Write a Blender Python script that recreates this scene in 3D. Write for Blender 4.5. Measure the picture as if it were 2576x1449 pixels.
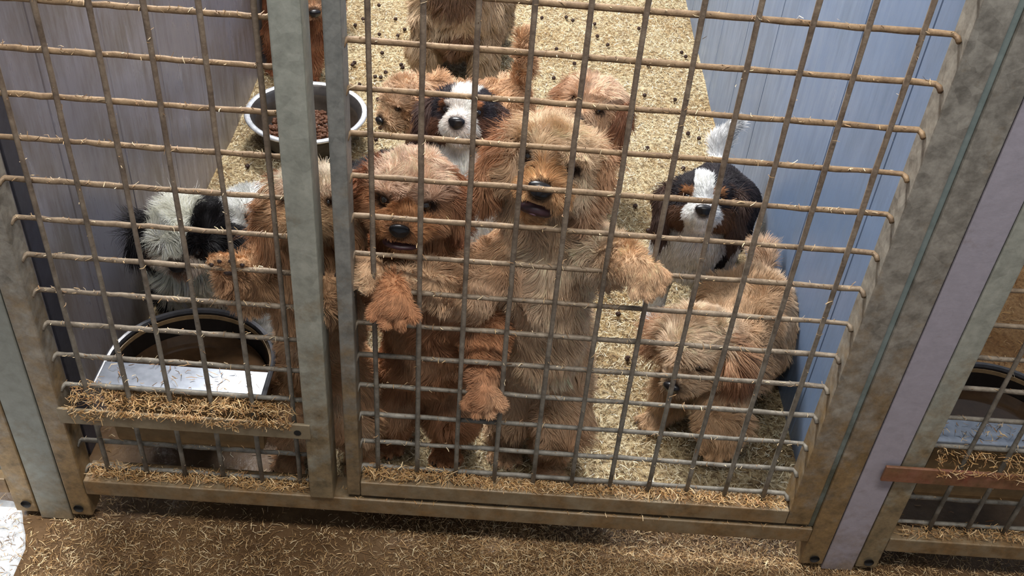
import bpy, bmesh, math
import numpy as np
from mathutils import Vector, Matrix

for o in list(bpy.data.objects):
    bpy.data.objects.remove(o, do_unlink=True)
SC = bpy.context.scene
COL = SC.collection
RNG = np.random.default_rng(7)

# ------------------------------------------------------------------ camera, world, lamps, exposure
cd = bpy.data.cameras.new('camera')
cam = bpy.data.objects.new('camera', cd)
COL.objects.link(cam)
cam.location = (0.1285, -0.8741, 1.1651)
cam.rotation_euler = (0.8790, -0.0675, 0.0295)
cd.sensor_width = 36.0
cd.lens = 36.0 * 2593.3 / 2576.0
cd.clip_start = 0.02
SC.camera = cam

w = bpy.data.worlds.new('world')
SC.world = w
w.use_nodes = True
w.node_tree.nodes['Background'].inputs[0].default_value = (0.80, 0.88, 1.0, 1)
w.node_tree.nodes['Background'].inputs[1].default_value = 0.26


def lamp(name, loc, sx, sy, watts, color):
    d = bpy.data.lights.new(name, 'AREA')
    d.shape = 'RECTANGLE'
    d.size, d.size_y = sx, sy
    d.energy = watts
    d.color = color
    o = bpy.data.objects.new(name, d)
    COL.objects.link(o)
    o.location = loc
    return o


lamp('ceiling_or_fill_lamp', (-0.40, 1.75, 2.5), 0.9, 0.24, 116.0, (1.0, 0.99, 0.975))
lamp('ceiling_or_fill_lamp', (-2.0, 1.55, 2.5), 1.5, 0.30, 48.0, (0.96, 0.98, 1.0))
lamp('ceiling_or_fill_lamp', (0.3, -0.75, 2.6), 1.7, 0.30, 40.0, (1.0, 0.97, 0.93))  # unseen aisle lamp, added as fill for the kennel front
sd = bpy.data.lights.new('floor_patch_spot', 'SPOT')  # unseen spot added to brighten one patch of the aisle floor
sd.energy, sd.spot_size, sd.spot_blend, sd.color, sd.shadow_soft_size = 330.0, math.radians(13.0), 0.3, (0.95, 0.98, 1.0), 0.03
so = bpy.data.objects.new('floor_patch_spot', sd)
COL.objects.link(so)
so.location = (-1.15, -0.75, 2.6)
so.rotation_euler = (Vector((-0.68, -0.14, 0.0)) - Vector(so.location)).to_track_quat('-Z', 'Y').to_euler()
SC.view_settings.view_transform = 'Standard'
SC.view_settings.look = 'None'
SC.view_settings.gamma = 1.0
SC.view_settings.use_curve_mapping = False
SC.view_settings.exposure = 0.35
SC.cycles.max_bounces = 3
SC.cycles.diffuse_bounces = 2
SC.cycles.glossy_bounces = 2
SC.cycles.transmission_bounces = 1
SC.cycles.caustics_reflective = False
SC.cycles.caustics_refractive = False
SC.cycles.use_adaptive_sampling = True
SC.cycles.adaptive_threshold = 0.08
SC.cycles.adaptive_min_samples = 14


# ------------------------------------------------------------------ helpers
def lin(c):
    c = np.asarray(c, float) / 255.0
    return np.where(c <= 0.04045, c / 12.92, ((c + 0.055) / 1.055) ** 2.4)


def rgba(c):
    l = lin(c)
    return (float(l[0]), float(l[1]), float(l[2]), 1.0)


def link(o, parent=None):
    COL.objects.link(o)
    if parent is not None:
        o.parent = parent
    return o


def tag(o, label=None, cat=None, group=None, kind=None):
    if label:
        o['label'] = label
    if cat:
        o['category'] = cat
    if group:
        o['group'] = group
    if kind:
        o['kind'] = kind
    return o


def empty(name, loc=(0, 0, 0)):
    o = bpy.data.objects.new(name, None)
    o.location = loc
    o.empty_display_size = 0.02
    return link(o)


def mesh_np(name, V, F, mat=None, smooth=False, col=None):
    """mesh from arrays; F is (n,3) or (n,4); col per face -> corner colour attribute"""
    me = bpy.data.meshes.new(name)
    V = np.asarray(V, np.float32)
    F = np.asarray(F, np.int32)
    me.vertices.add(len(V))
    me.vertices.foreach_set('co', V.ravel())
    n, k = F.shape
    me.loops.add(n * k)
    me.loops.foreach_set('vertex_index', F.ravel())
    me.polygons.add(n)
    me.polygons.foreach_set('loop_start', np.arange(0, n * k, k, dtype=np.int32))
    me.polygons.foreach_set('loop_total', np.full(n, k, np.int32))
    if smooth:
        me.polygons.foreach_set('use_smooth', np.ones(n, bool))
    me.update(calc_edges=True)
    if col is not None:
        col = np.asarray(col, np.float32)
        if len(col) == len(V):
            at = me.color_attributes.new('col', 'FLOAT_COLOR', 'POINT')
            d = np.ones((len(V), 4), np.float32)
            d[:, :3] = col
        else:
            at = me.color_attributes.new('col', 'FLOAT_COLOR', 'CORNER')
            d = np.ones((n * k, 4), np.float32)
            d[:, :3] = np.repeat(col, k, axis=0)
        at.data.foreach_set('color', d.ravel())
    if mat:
        me.materials.append(mat)
    return me


class MB:
    """collects shapes into one mesh"""

    def __init__(self):
        self.bm = bmesh.new()

    def box(self, x0, x1, y0, y1, z0, z1, bevel=0.0, seg=2):
        b = bmesh.new()
        bmesh.ops.create_cube(b, size=1.0)
        for v in b.verts:
            v.co = Vector(((x0 + x1) / 2 + v.co.x * (x1 - x0), (y0 + y1) / 2 + v.co.y * (y1 - y0), (z0 + z1) / 2 + v.co.z * (z1 - z0)))
        if bevel > 0:
            bmesh.ops.bevel(b, geom=list(b.edges), offset=bevel, segments=seg, profile=0.5, affect='EDGES')
        self.add(b)
        return self

    def add(self, b):
        t = bpy.data.meshes.new('tmp')
        b.to_mesh(t)
        b.free()
        self.bm.from_mesh(t)
        bpy.data.meshes.remove(t)

    def sweep(self, pts, rad, sides=8, flat=None):
        pts = [Vector(p) for p in pts]
        n = len(pts)
        rad = rad if hasattr(rad, '__len__') else [rad] * n
        rings = []
        ref = None
        for i, p in enumerate(pts):
            d = (pts[min(i + 1, n - 1)] - pts[max(i - 1, 0)]).normalized()
            if ref is None:
                ref = d.orthogonal().normalized()
            ref = (ref - d * ref.dot(d)).normalized()
            bi = d.cross(ref)
            rings.append([self.bm.verts.new(p + (ref * math.cos(2 * math.pi * k / sides) + bi * math.sin(2 * math.pi * k / sides)) * rad[i]) for k in range(sides)])
        for i in range(n - 1):
            for k in range(sides):
                self.bm.faces.new((rings[i][k], rings[i][(k + 1) % sides], rings[i + 1][(k + 1) % sides], rings[i + 1][k]))
        self.bm.faces.new(list(reversed(rings[0])))
        self.bm.faces.new(rings[-1])
        return self

    def lathe(self, prof, seg=48, c=(0, 0, 0)):
        rings = []
        for (r, z) in prof:
            rings.append([self.bm.verts.new((c[0] + r * math.cos(2 * math.pi * k / seg), c[1] + r * math.sin(2 * math.pi * k / seg), c[2] + z)) for k in range(seg)])
        for i in range(len(prof) - 1):
            for k in range(seg):
                self.bm.faces.new((rings[i][k], rings[i][(k + 1) % seg], rings[i + 1][(k + 1) % seg], rings[i + 1][k]))
        return self

    def mesh(self, name, mat, smooth=False):
        me = bpy.data.meshes.new(name)
        bmesh.ops.recalc_face_normals(self.bm, faces=list(self.bm.faces))
        self.bm.to_mesh(me)
        self.bm.free()
        if smooth:
            for p in me.polygons:
                p.use_smooth = True
        me.materials.append(mat)
        return me

    def build(self, name, mat, parent=None, smooth=False):
        return link(bpy.data.objects.new(name, self.mesh(name, mat, smooth)), parent)


def copy_obj(o, parent, loc):
    c = o.copy()
    COL.objects.link(c)
    c.parent = parent
    c.location = loc
    return c


# ------------------------------------------------------------------ materials
def mat_new(name, rough=0.6, metal=0.0, spec=0.5):
    m = bpy.data.materials.new(name)
    m.use_nodes = True
    b = m.node_tree.nodes['Principled BSDF']
    b.inputs['Roughness'].default_value = rough
    b.inputs['Metallic'].default_value = metal
    b.inputs['Specular IOR Level'].default_value = spec
    return m, m.node_tree.nodes, m.node_tree.links, b


def coords(N, L, scale=(1, 1, 1), kind='Object'):
    t = N.new('ShaderNodeTexCoord')
    mp = N.new('ShaderNodeMapping')
    mp.inputs['Scale'].default_value = scale
    L.new(t.outputs[kind], mp.inputs['Vector'])
    return mp.outputs['Vector']


def noise(N, L, vec, scale, detail=4, rough=0.6):
    n = N.new('ShaderNodeTexNoise')
    n.inputs['Scale'].default_value = scale
    n.inputs['Detail'].default_value = detail
    n.inputs['Roughness'].default_value = rough
    L.new(vec, n.inputs['Vector'])
    return n.outputs['Fac']


def ramp(N, L, fac, stops):
    r = N.new('ShaderNodeValToRGB')
    e = r.color_ramp.elements
    while len(e) < len(stops):
        e.new(0.5)
    for i, (p, c) in enumerate(stops):
        e[i].position = p
        e[i].color = c if len(c) == 4 else rgba(c)
    L.new(fac, r.inputs['Fac'])
    return r.outputs['Color']


def mix(N, L, fac, a, b, blend='MIX'):
    m = N.new('ShaderNodeMix')
    m.data_type = 'RGBA'
    m.blend_type = blend
    if isinstance(fac, float):
        m.inputs['Factor'].default_value = fac
    else:
        L.new(fac, m.inputs['Factor'])
    for s, v in ((6, a), (7, b)):
        if isinstance(v, tuple):
            m.inputs[s].default_value = v
        else:
            L.new(v, m.inputs[s])
    return m.outputs[2]


def bump(N, L, b, h, strength=0.3, dist=0.002):
    u = N.new('ShaderNodeBump')
    u.inputs['Strength'].default_value = strength
    u.inputs['Distance'].default_value = dist
    L.new(h, u.inputs['Height'])
    L.new(u.outputs['Normal'], b.inputs['Normal'])


def g3(v):
    return (v, v, v, 1.0)


def steel_mat(name, c1, c2, dirt, lo, hi, metal=0.35, rough=0.5):
    """galvanised steel with cloudy spangle and brown dirt splashed up from the floor"""
    m, N, L, b = mat_new(name, rough, metal)
    v = coords(N, L)
    vor = N.new('ShaderNodeTexVoronoi')
    vor.inputs['Scale'].default_value = 75
    L.new(v, vor.inputs['Vector'])
    sp = N.new('ShaderNodeSeparateColor')
    L.new(vor.outputs['Color'], sp.inputs[0])
    base = mix(N, L, 0.30, ramp(N, L, noise(N, L, v, 60, 6, 0.7), [(0.36, c1), (0.64, c2)]), ramp(N, L, sp.outputs[0], [(0.1, c1), (0.9, c2)]))
    geo = N.new('ShaderNodeNewGeometry')
    sep = N.new('ShaderNodeSeparateXYZ')
    L.new(geo.outputs['Position'], sep.inputs[0])
    mr = N.new('ShaderNodeMapRange')
    mr.inputs['From Min'].default_value = lo
    mr.inputs['From Max'].default_value = hi
    mr.inputs['To Min'].default_value = 0.42
    mr.inputs['To Max'].default_value = -0.12
    L.new(sep.outputs['Z'], mr.inputs['Value'])
    ad = N.new('ShaderNodeMath')
    ad.operation = 'ADD'
    L.new(mr.outputs[0], ad.inputs[0])
    L.new(noise(N, L, v, 28, 6, 0.7), ad.inputs[1])
    mask = ramp(N, L, ad.outputs[0], [(0.48, g3(0.0)), (0.80, g3(0.9))])
    dl = lin(dirt)
    dc = ramp(N, L, noise(N, L, v, 48, 6, 0.75), [(0.34, tuple(float(x * 0.55) for x in dl) + (1.0,)), (0.5, rgba(dirt)), (0.68, tuple(float(min(1, x * 1.5)) for x in dl) + (1.0,))])
    L.new(mix(N, L, mask, base, dc), b.inputs['Base Color'])
    bump(N, L, b, noise(N, L, v, 160, 3), 0.25, 0.001)
    return m


M_GALV = steel_mat('galvanised_steel', (150, 151, 139), (186, 186, 172), (136, 116, 84), 0.0, 0.50)
M_TUBE = steel_mat('dull_steel_tube', (122, 122, 117), (160, 159, 151), (132, 110, 78), 0.0, 0.60)
M_GATE = steel_mat('gate_steel', (116, 110, 100), (176, 169, 156), (138, 112, 74), 0.0, 0.55)
M_POST = steel_mat('grey_post_paint', (156, 149, 156), (168, 160, 168), (130, 115, 102), -0.1, 0.18, 0.1, 0.45)
M_POSTL = steel_mat('grey_green_post_paint', (128, 129, 120), (146, 147, 137), (112, 96, 72), -0.1, 0.22, 0.1, 0.45)
M_SILL = steel_mat('muddy_sill_steel', (126, 112, 88), (150, 135, 110), (120, 92, 58), -0.1, 0.30, 0.15, 0.5)
M_TEAL = steel_mat('teal_grey_strip', (116, 128, 124), (134, 144, 139), (80, 80, 66), 0.0, 0.5, 0.1, 0.5)
M_REDBAR = steel_mat('rusty_red_bar', (120, 62, 44), (150, 104, 84), (112, 84, 54), 0.0, 0.4, 0.1, 0.5)


def wire_mat(name, c1, c2, c3):
    m, N, L, b = mat_new(name, 0.6, 0.15)
    v = coords(N, L, kind='Generated')
    geo = N.new('ShaderNodeNewGeometry')
    fac = noise(N, L, geo.outputs['Position'], 55, 5, 0.7)
    dirt = ramp(N, L, fac, [(0.30, c1), (0.5, c2), (0.72, c3)])
    bare = ramp(N, L, fac, [(0.35, (96, 90, 80)), (0.7, (146, 140, 128))])
    sep = N.new('ShaderNodeSeparateXYZ')
    L.new(geo.outputs['Position'], sep.inputs[0])
    mr = N.new('ShaderNodeMapRange')        # the low wires are rubbed clean, the high ones caked with dirt
    mr.inputs['From Min'].default_value = 0.25
    mr.inputs['From Max'].default_value = 0.62
    L.new(sep.outputs['Z'], mr.inputs['Value'])
    c = mix(N, L, mr.outputs[0], bare, dirt)
    L.new(c, b.inputs['Base Color'])
    bump(N, L, b, noise(N, L, geo.outputs['Position'], 240, 3), 0.6, 0.001)
    return m


M_WIRE = wire_mat('dirty_cross_wire', (104, 80, 58), (140, 114, 84), (170, 142, 108))
M_WIREV = wire_mat('dirty_upright_wire', (100, 84, 70), (132, 114, 96), (160, 142, 120))


def wall_mat(name, c1, c2, streak, amount, rough):
    m, N, L, b = mat_new(name, rough, 0.0, 0.5)
    geo = N.new('ShaderNodeNewGeometry')
    mp = N.new('ShaderNodeMapping')
    mp.inputs['Scale'].default_value = (1.6, 1.6, 0.22)
    L.new(geo.outputs['Position'], mp.inputs['Vector'])
    base = ramp(N, L, noise(N, L, geo.outputs['Position'], 5, 3), [(0.35, c1), (0.65, c2)])
    st = noise(N, L, mp.outputs['Vector'], 34, 6, 0.75)
    pt = noise(N, L, geo.outputs['Position'], 4.5, 4, 0.6)
    mu = N.new('ShaderNodeMath')
    mu.operation = 'MULTIPLY'
    L.new(st, mu.inputs[0])
    L.new(pt, mu.inputs[1])
    mask = ramp(N, L, mu.outputs[0], [(0.20, g3(0.0)), (0.34, g3(amount))])
    L.new(mix(N, L, mask, base, rgba(streak)), b.inputs['Base Color'])
    rr = ramp(N, L, st, [(0.3, g3(rough - 0.1)), (0.7, g3(rough + 0.2))])
    L.new(rr, b.inputs['Roughness'])
    return m


M_WALL_L = wall_mat('lilac_grey_wall_panel', (150, 146, 154), (164, 160, 167), (116, 101, 80), 0.62, 0.30)
M_WALL_R = wall_mat('blue_grey_wall_panel', (112, 131, 160), (122, 141, 170), (104, 114, 122), 0.35, 0.36)
M_WALL_B = wall_mat('grey_back_panel', (146, 150, 156), (160, 164, 170), (110, 104, 92), 0.5, 0.4)


def floor_mat():
    m, N, L, b = mat_new('wet_concrete', 0.4, 0.0, 0.18)
    geo = N.new('ShaderNodeNewGeometry')
    v = geo.outputs['Position']
    c = ramp(N, L, noise(N, L, v, 9, 6, 0.65), [(0.3, (64, 47, 31)), (0.5, (94, 72, 50)), (0.72, (126, 100, 72))])
    L.new(c, b.inputs['Base Color'])
    L.new(ramp(N, L, noise(N, L, v, 6, 5, 0.7), [(0.42, g3(0.16)), (0.6, g3(0.55))]), b.inputs['Roughness'])
    bump(N, L, b, noise(N, L, v, 120, 4), 0.3, 0.002)
    return m


M_FLOOR = floor_mat()


def bed_mat(name, stops, rough=0.75):
    m, N, L, b = mat_new(name, rough)
    geo = N.new('ShaderNodeNewGeometry')
    v = geo.outputs['Position']
    n1 = noise(N, L, v, 130, 5, 0.75)
    n2 = noise(N, L, v, 7, 4, 0.6)
    c1 = ramp(N, L, n1, stops)
    c2 = ramp(N, L, n2, [(0.35, (214, 196, 168)), (0.6, (255, 255, 255))])
    L.new(mix(N, L, 1.0, c1, c2, 'MULTIPLY'), b.inputs['Base Color'])
    bump(N, L, b, n1, 0.8, 0.006)
    return m


M_BED = bed_mat('sawdust_base', [(0.36, (88, 68, 44)), (0.48, (172, 152, 114)), (0.62, (220, 205, 168))])
M_BEDN = bed_mat('brown_sawdust_base', [(0.30, (128, 92, 56)), (0.5, (192, 148, 98)), (0.7, (218, 180, 128))])


def attr_mat(name, rough=0.6, spec=0.3, attr='col'):
    m, N, L, b = mat_new(name, rough, 0.0, spec)
    a = N.new('ShaderNodeAttribute')
    a.attribute_name = attr
    L.new(a.outputs['Color'], b.inputs['Base Color'])
    return m, N, L, b


M_STRAW, *_ = attr_mat('straw', 0.55, 0.4)
M_SKIN, *_ = attr_mat('undercoat', 0.8, 0.2)
M_FUR, *_ = attr_mat('fur', 0.55, 0.35)


def plain(name, c, rough, metal=0.0, spec=0.5, coat=0.0):
    m, N, L, b = mat_new(name, rough, metal, spec)
    g = N.new('ShaderNodeNewGeometry')
    l = lin(c)
    lo = tuple(float(x * 0.82) for x in l) + (1.0,)
    hi = tuple(float(min(1, x * 1.15)) for x in l) + (1.0,)
    L.new(ramp(N, L, noise(N, L, g.outputs['Position'], 90, 4), [(0.35, lo), (0.65, hi)]), b.inputs['Base Color'])
    b.inputs['Coat Weight'].default_value = coat
    return m


M_EYE = plain('dark_eye', (26, 15, 10), 0.06, 0, 0.6, 1.0)
M_NOSE = plain('wet_black_nose', (24, 22, 24), 0.30, 0, 0.5)
M_MOUTH = plain('dark_mouth', (58, 34, 38), 0.4)
M_TONGUE = plain('mauve_lip', (104, 74, 84), 0.45)
M_PAD = plain('dark_paw_pad', (52, 38, 34), 0.55)
M_BOWL = plain('brushed_steel_bowl', (226, 230, 236), 0.36, 0.55)  # rim colour paled to stand in for the lamp's reflection
M_BOWLOUT = plain('shaded_bowl_outside', (66, 58, 50), 0.4, 0.3)  # steel darkened: the shade below the rim is put into the colour
M_BOWLIN = plain('shaded_steel_bowl_inside', (96, 92, 90), 0.38, 0.7)  # steel darkened for the shade inside the bowl
M_KIB = plain('brown_kibble', (52, 30, 20), 0.7)
M_KIBB = plain('kibble_in_bowl', (92, 56, 34), 0.7)
M_TROUGH = plain('dirty_beige_trough', (142, 116, 82), 0.5)
M_TRIM = plain('grey_trough_rim', (92, 92, 96), 0.3, 0.2, 0.5)
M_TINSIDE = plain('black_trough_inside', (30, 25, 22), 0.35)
M_WATER = plain('murky_water', (66, 48, 32), 0.06, 0, 0.5)
M_LEDGE = plain('wet_steel_ledge', (170, 176, 186), 0.16, 0.75)
M_HOLE = plain('dark_hole', (20, 16, 13), 0.8)
M_SHEET = plain('grey_green_sheet', (116, 122, 114), 0.5, 0.2)

M_STRIP = plain('dark_blue_grey_strip', (66, 66, 76), 0.5)
M_GLARE = plain('pale_floor_glare', (196, 196, 196), 0.05, 0, 0.9)  # pale colour stands in for bright glare on the floor
# ------------------------------------------------------------------ the setting
XL, XR = -0.430, 0.604          # inner faces of the two dividing walls
o = MB().box(-1.6, 1.9, -1.3, 2.45, -0.05, 0.0).build('floor', M_FLOOR)
tag(o, kind='structure')


def glare_patch(name, cx, cy, rx, ry, seed, label):
    rr = np.random.default_rng(seed)
    n_ = 40
    a_ = np.linspace(0, 2 * np.pi, n_, endpoint=False)
    k_ = 1 + 0.03 * np.sin(3 * a_ + rr.uniform(0, 6)) + 0.03 * np.sin(7 * a_ + rr.uniform(0, 6))
    m_ = MB()
    se = lambda v_: math.copysign(abs(v_) ** 0.45, v_)
    top = [m_.bm.verts.new((rx * c_ * se(math.cos(t_)), ry * c_ * se(math.sin(t_)), 0.0012)) for t_, c_ in zip(a_, k_)]
    bot = [m_.bm.verts.new((v_.co.x * 1.01, v_.co.y * 1.01, 0.0001)) for v_ in top]
    m_.bm.faces.new(top)
    for i_ in range(n_):
        m_.bm.faces.new((top[i_], bot[i_], bot[(i_ + 1) % n_], top[(i_ + 1) % n_]))
    o_ = m_.build(name, M_GLARE)
    o_.location = (cx, cy, 0)
    tag(o_, label, 'glare_patch')
    return o_


def wall(name, side, x_face, x_back, mat, y0, y1, h, seams):
    e = empty(name, (0, 0, 0))
    tag(e, kind='structure')
    core0, core1 = sorted((x_face + side * 0.004, x_back - side * 0.004))
    MB().box(core0, core1, y0, y1, 0.0, h).build('core', M_HOLE, e)
    ys = [y0] + seams + [y1]
    for fx in (0, 1):
        for a, b_ in zip(ys[:-1], ys[1:]):
            if fx == 0:
                f0, f1 = sorted((x_face, x_face + side * 0.006))
            else:
                f0, f1 = sorted((x_back, x_back - side * 0.006))
            MB().box(f0, f1, a + 0.0009, b_ - 0.0009, 0.0, h, 0.0012, 1).build('panel', mat, e)
    return e


glare_patch('glare_patch', -0.665, -0.14, 0.20, 0.155, 3, 'pale wet film added as glare on the floor below the grey-green sheet panel')
wall('wall_left', -1, XL, XL - 0.034, M_WALL_L, 0.035, 2.40, 1.15, [0.23, 0.425, 0.624, 0.815, 1.01, 1.21, 1.41, 1.61, 1.81, 2.01, 2.21])
wall('wall_right', 1, XR, XR + 0.034, M_WALL_R, 0.035, 2.40, 1.15, [0.22, 0.43, 0.64, 0.84, 1.06, 1.29, 1.49, 1.69, 1.89, 2.09, 2.29])
MB().box(XL, XL + 0.0035, 0.096, 0.127, 0.0, 1.15, 0.0008, 1).build('dark_strip', M_STRIP, bpy.data.objects['wall_left'])  # dark upright strip on the wall near its front end
e = empty('wall_back')
tag(e, kind='structure')
for k in range(17):
    MB().box(-1.6 + k * 0.2 + 0.001, -1.4 + k * 0.2 - 0.001, 2.41, 2.45, 0, 1.15, 0.0012, 1).build('panel', M_WALL_B, e)

# ------------------------------------------------------------------ kennel front: posts, sill, panels, gate
TOP = 1.12


def post(name, xc, mat, label):
    e = empty(name, (xc, 0, 0))
    tag(e, label, 'post')
    MB().box(-0.0212, 0.0212, -0.020, 0.030, 0.002, TOP, 0.0015).build('post_channel', mat, e)
    MB().box(-0.024, 0.024, -0.012, 0.034, 0.0, 0.012, 0.001).build('foot_plate', M_TUBE, e)
    return e


post('divider_post', -0.4315, M_POSTL, 'grey-green steel post in front of the lilac wall, beside the wire panel')
post('divider_post', 0.6265, M_POST, 'lilac-grey steel post between the gate and the neighbouring kennel')


def wire_v(name, z0, z1, r=0.0027):
    n = 22
    pts, rad = [], []
    for i in range(n):
        z = z0 + (z1 - z0) * i / (n - 1)
        pts.append((RNG.normal(0, 0.00025), RNG.normal(0, 0.0002), z))
        rad.append(r * (1 + 0.22 * RNG.random()))
    return MB().sweep(pts, rad, 7).mesh(name, M_WIREV, True)


def wire_h(name, x0, x1, hook0=False, hook1=False, r=0.0027):
    n = 26
    pts, rad = [], []
    if hook0:
        pts += [(x0 - 0.0035, -0.010, -0.003), (x0 - 0.003, -0.005, -0.001)]
        rad += [r, r * 1.1]
    for i in range(n):
        x = x0 + (x1 - x0) * i / (n - 1)
        pts.append((x, RNG.normal(0, 0.0002), RNG.normal(0, 0.0003)))
        rad.append(r * (1 + 0.30 * RNG.random()))
    if hook1:
        pts += [(x1 + 0.003, -0.005, -0.001), (x1 + 0.0035, -0.010, -0.003)]
        rad += [r * 1.1, r]
    return MB().sweep(pts, rad, 7).mesh(name, M_WIRE, True)


def wires(parent, xs, zs, x0, x1, z0, z1, hook0=True, hook1=True):
    vm = [wire_v('wire', z0, z1) for _ in range(3)]
    hm = [wire_h('wire', x0, x1, hook0, hook1) for _ in range(4)]
    for i, x in enumerate(xs):
        ob = bpy.data.objects.new('upright_wire', vm[i % 3])
        link(ob, parent)
        ob.location = (x, -0.0030, 0)
    for i, z in enumerate(zs):
        ob = bpy.data.objects.new('cross_wire', hm[i % 4])
        link(ob, parent)
        ob.location = (0, 0.0024, z)


YF, YB = -0.020, 0.012      # front and back of the frame tubes
# sill that runs under the fixed panel and the gate
e = MB().box(-0.3810, 0.5725, YF - 0.001, YB + 0.004, 0.060, 0.0865, 0.0015).build('sill_rail', M_SILL)
tag(e, 'long muddy steel rail running along the bottom of the panel and gate', 'rail')


def foot_hole(parent, x, z=0.030):
    MB().lathe([(0.0, -0.0004), (0.0048, -0.0004), (0.0062, 0.0006), (0.0066, 0.0022)], 14).build('bolt_hole', M_HOLE, parent).matrix_local = Matrix.Translation((x, YF - 0.0005, z)) @ Matrix.Rotation(math.radians(90), 4, 'X')


# fixed wire panel beside the gate
LP = empty('wire_panel', (0, 0, 0))
tag(LP, 'fixed wire mesh panel with muddy wires on the side of the black-and-white puppy', 'wire panel')
MB().box(-0.4090, -0.3815, YF, YB, 0.014, TOP, 0.002).build('frame_tube', M_GATE, LP)
foot_hole(LP, -0.397)
MB().box(-0.0860, -0.0560, YF - 0.004, YB, 0.0875, TOP, 0.002).build('frame_tube', M_GALV, LP)
MB().box(-0.3810, -0.0865, YF, YB, TOP - 0.026, TOP, 0.002).build('frame_tube', M_TUBE, LP)
wires(LP, [-0.3525 + 0.05 * i for i in range(6)], [0.691 - 0.05 * j for j in range(-8, 13)], -0.379, -0.0875, 0.0875, TOP - 0.02, True, False)
MB().box(-0.3835, -0.0785, YF - 0.006, YF - 0.002, 0.2015, 0.2265, 0.0008).build('flat_bar', M_SILL, LP)
MB().lathe([(0.0, 0.0), (0.004, 0.0), (0.0046, 0.0012), (0.0, 0.0014)], 10).build('bolt_hole', M_HOLE, LP).matrix_local = Matrix.Translation((-0.094, YF - 0.0055, 0.213)) @ Matrix.Rotation(math.radians(90), 4, 'X')

# gate
GT = empty('kennel_gate', (0, 0, 0))
tag(GT, 'galvanised kennel gate with wire mesh that the upright puppies lean on', 'gate')
MB().box(-0.0385, -0.0215, YF, YB, 0.0935, TOP, 0.002).build('stile', M_TUBE, GT)
MB().box(0.5345, 0.5655, YF, YB + 0.004, 0.0935, TOP, 0.002).build('stile', M_GATE, GT)
MB().box(-0.0210, 0.5340, YF, YB, 0.0935, 0.1195, 0.0015).build('bottom_rail', M_SILL, GT)
MB().box(-0.0210, 0.5340, YF, YB, TOP - 0.026, TOP, 0.0015).build('top_rail', M_GATE, GT)
wires(GT, [0.05 * i for i in range(11)], [0.725 - 0.05 * j for j in range(-7, 12)] + [0.128], -0.0200, 0.5290, 0.118, TOP - 0.02)
# hinge side: recessed strip and frame tube that belong to the post side
HF = empty('gate_frame_tube', (0, 0, 0))
tag(HF, 'mottled galvanised tube with a teal edge strip between the gate and the lilac-grey post', 'frame tube')
MB().box(0.5730, 0.6040, YF, YB, 0.012, TOP, 0.002).build('tube', M_GATE, HF)
MB().box(0.5662, 0.5728, -0.0165, YB, 0.088, TOP, 0.0006).build('edge_strip', M_TEAL, HF)
foot_hole(HF, 0.590, 0.026)

# neighbouring kennel front on the far side of the lilac-grey post
NP = empty('wire_panel', (0, 0, 0))
tag(NP, 'wire mesh panel of the neighbouring kennel beyond the lilac-grey post', 'wire panel')
MB().box(0.6492, 0.6780, YF, YB, 0.012, TOP, 0.002).build('frame_tube', M_GALV, NP)
foot_hole(NP, 0.664, 0.026)
MB().box(0.6785, 1.35, YF, YB, 0.050, 0.0765, 0.0015).build('frame_tube', M_SILL, NP)
MB().box(0.6785, 1.35, YF, YB, TOP - 0.026, TOP, 0.0015).build('frame_tube', M_GATE, NP)
MB().box(1.35, 1.38, YF, YB, 0.012, TOP, 0.002).build('frame_tube', M_GATE, NP)
wires(NP, [0.683 + 0.05 * i for i in range(14)], [0.088 + 0.05 * j for j in range(21)], 0.680, 1.349, 0.077, TOP - 0.02, True, False)
MB().box(0.6270, 1.18, YF - 0.0075, YF - 0.0035, 0.1985, 0.2245, 0.0008).build('flat_bar', M_REDBAR, NP)

# neighbouring front on the other side of the grey-green post: solid sheet in a frame
SP = empty('sheet_panel', (0, 0, 0))
tag(SP, 'solid grey-green sheet panel in a steel frame beyond the grey-green post', 'panel')
MB().box(-0.4835, -0.4540, YF, YB, 0.014, TOP, 0.002).build('frame_tube', M_GATE, SP)
foot_hole(SP, -0.466, 0.032)
MB().box(-1.20, -0.4840, YF, YB, 0.050, 0.078, 0.0015).build('frame_tube', M_SILL, SP)
MB().box(-1.20, -0.4840, YF, YB, TOP - 0.026, TOP, 0.0015).build('frame_tube', M_GATE, SP)
MB().box(-1.20, -0.4840, -0.004, 0.002, 0.078, TOP - 0.026, 0.0005).build('sheet', M_SHEET, SP)


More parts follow.
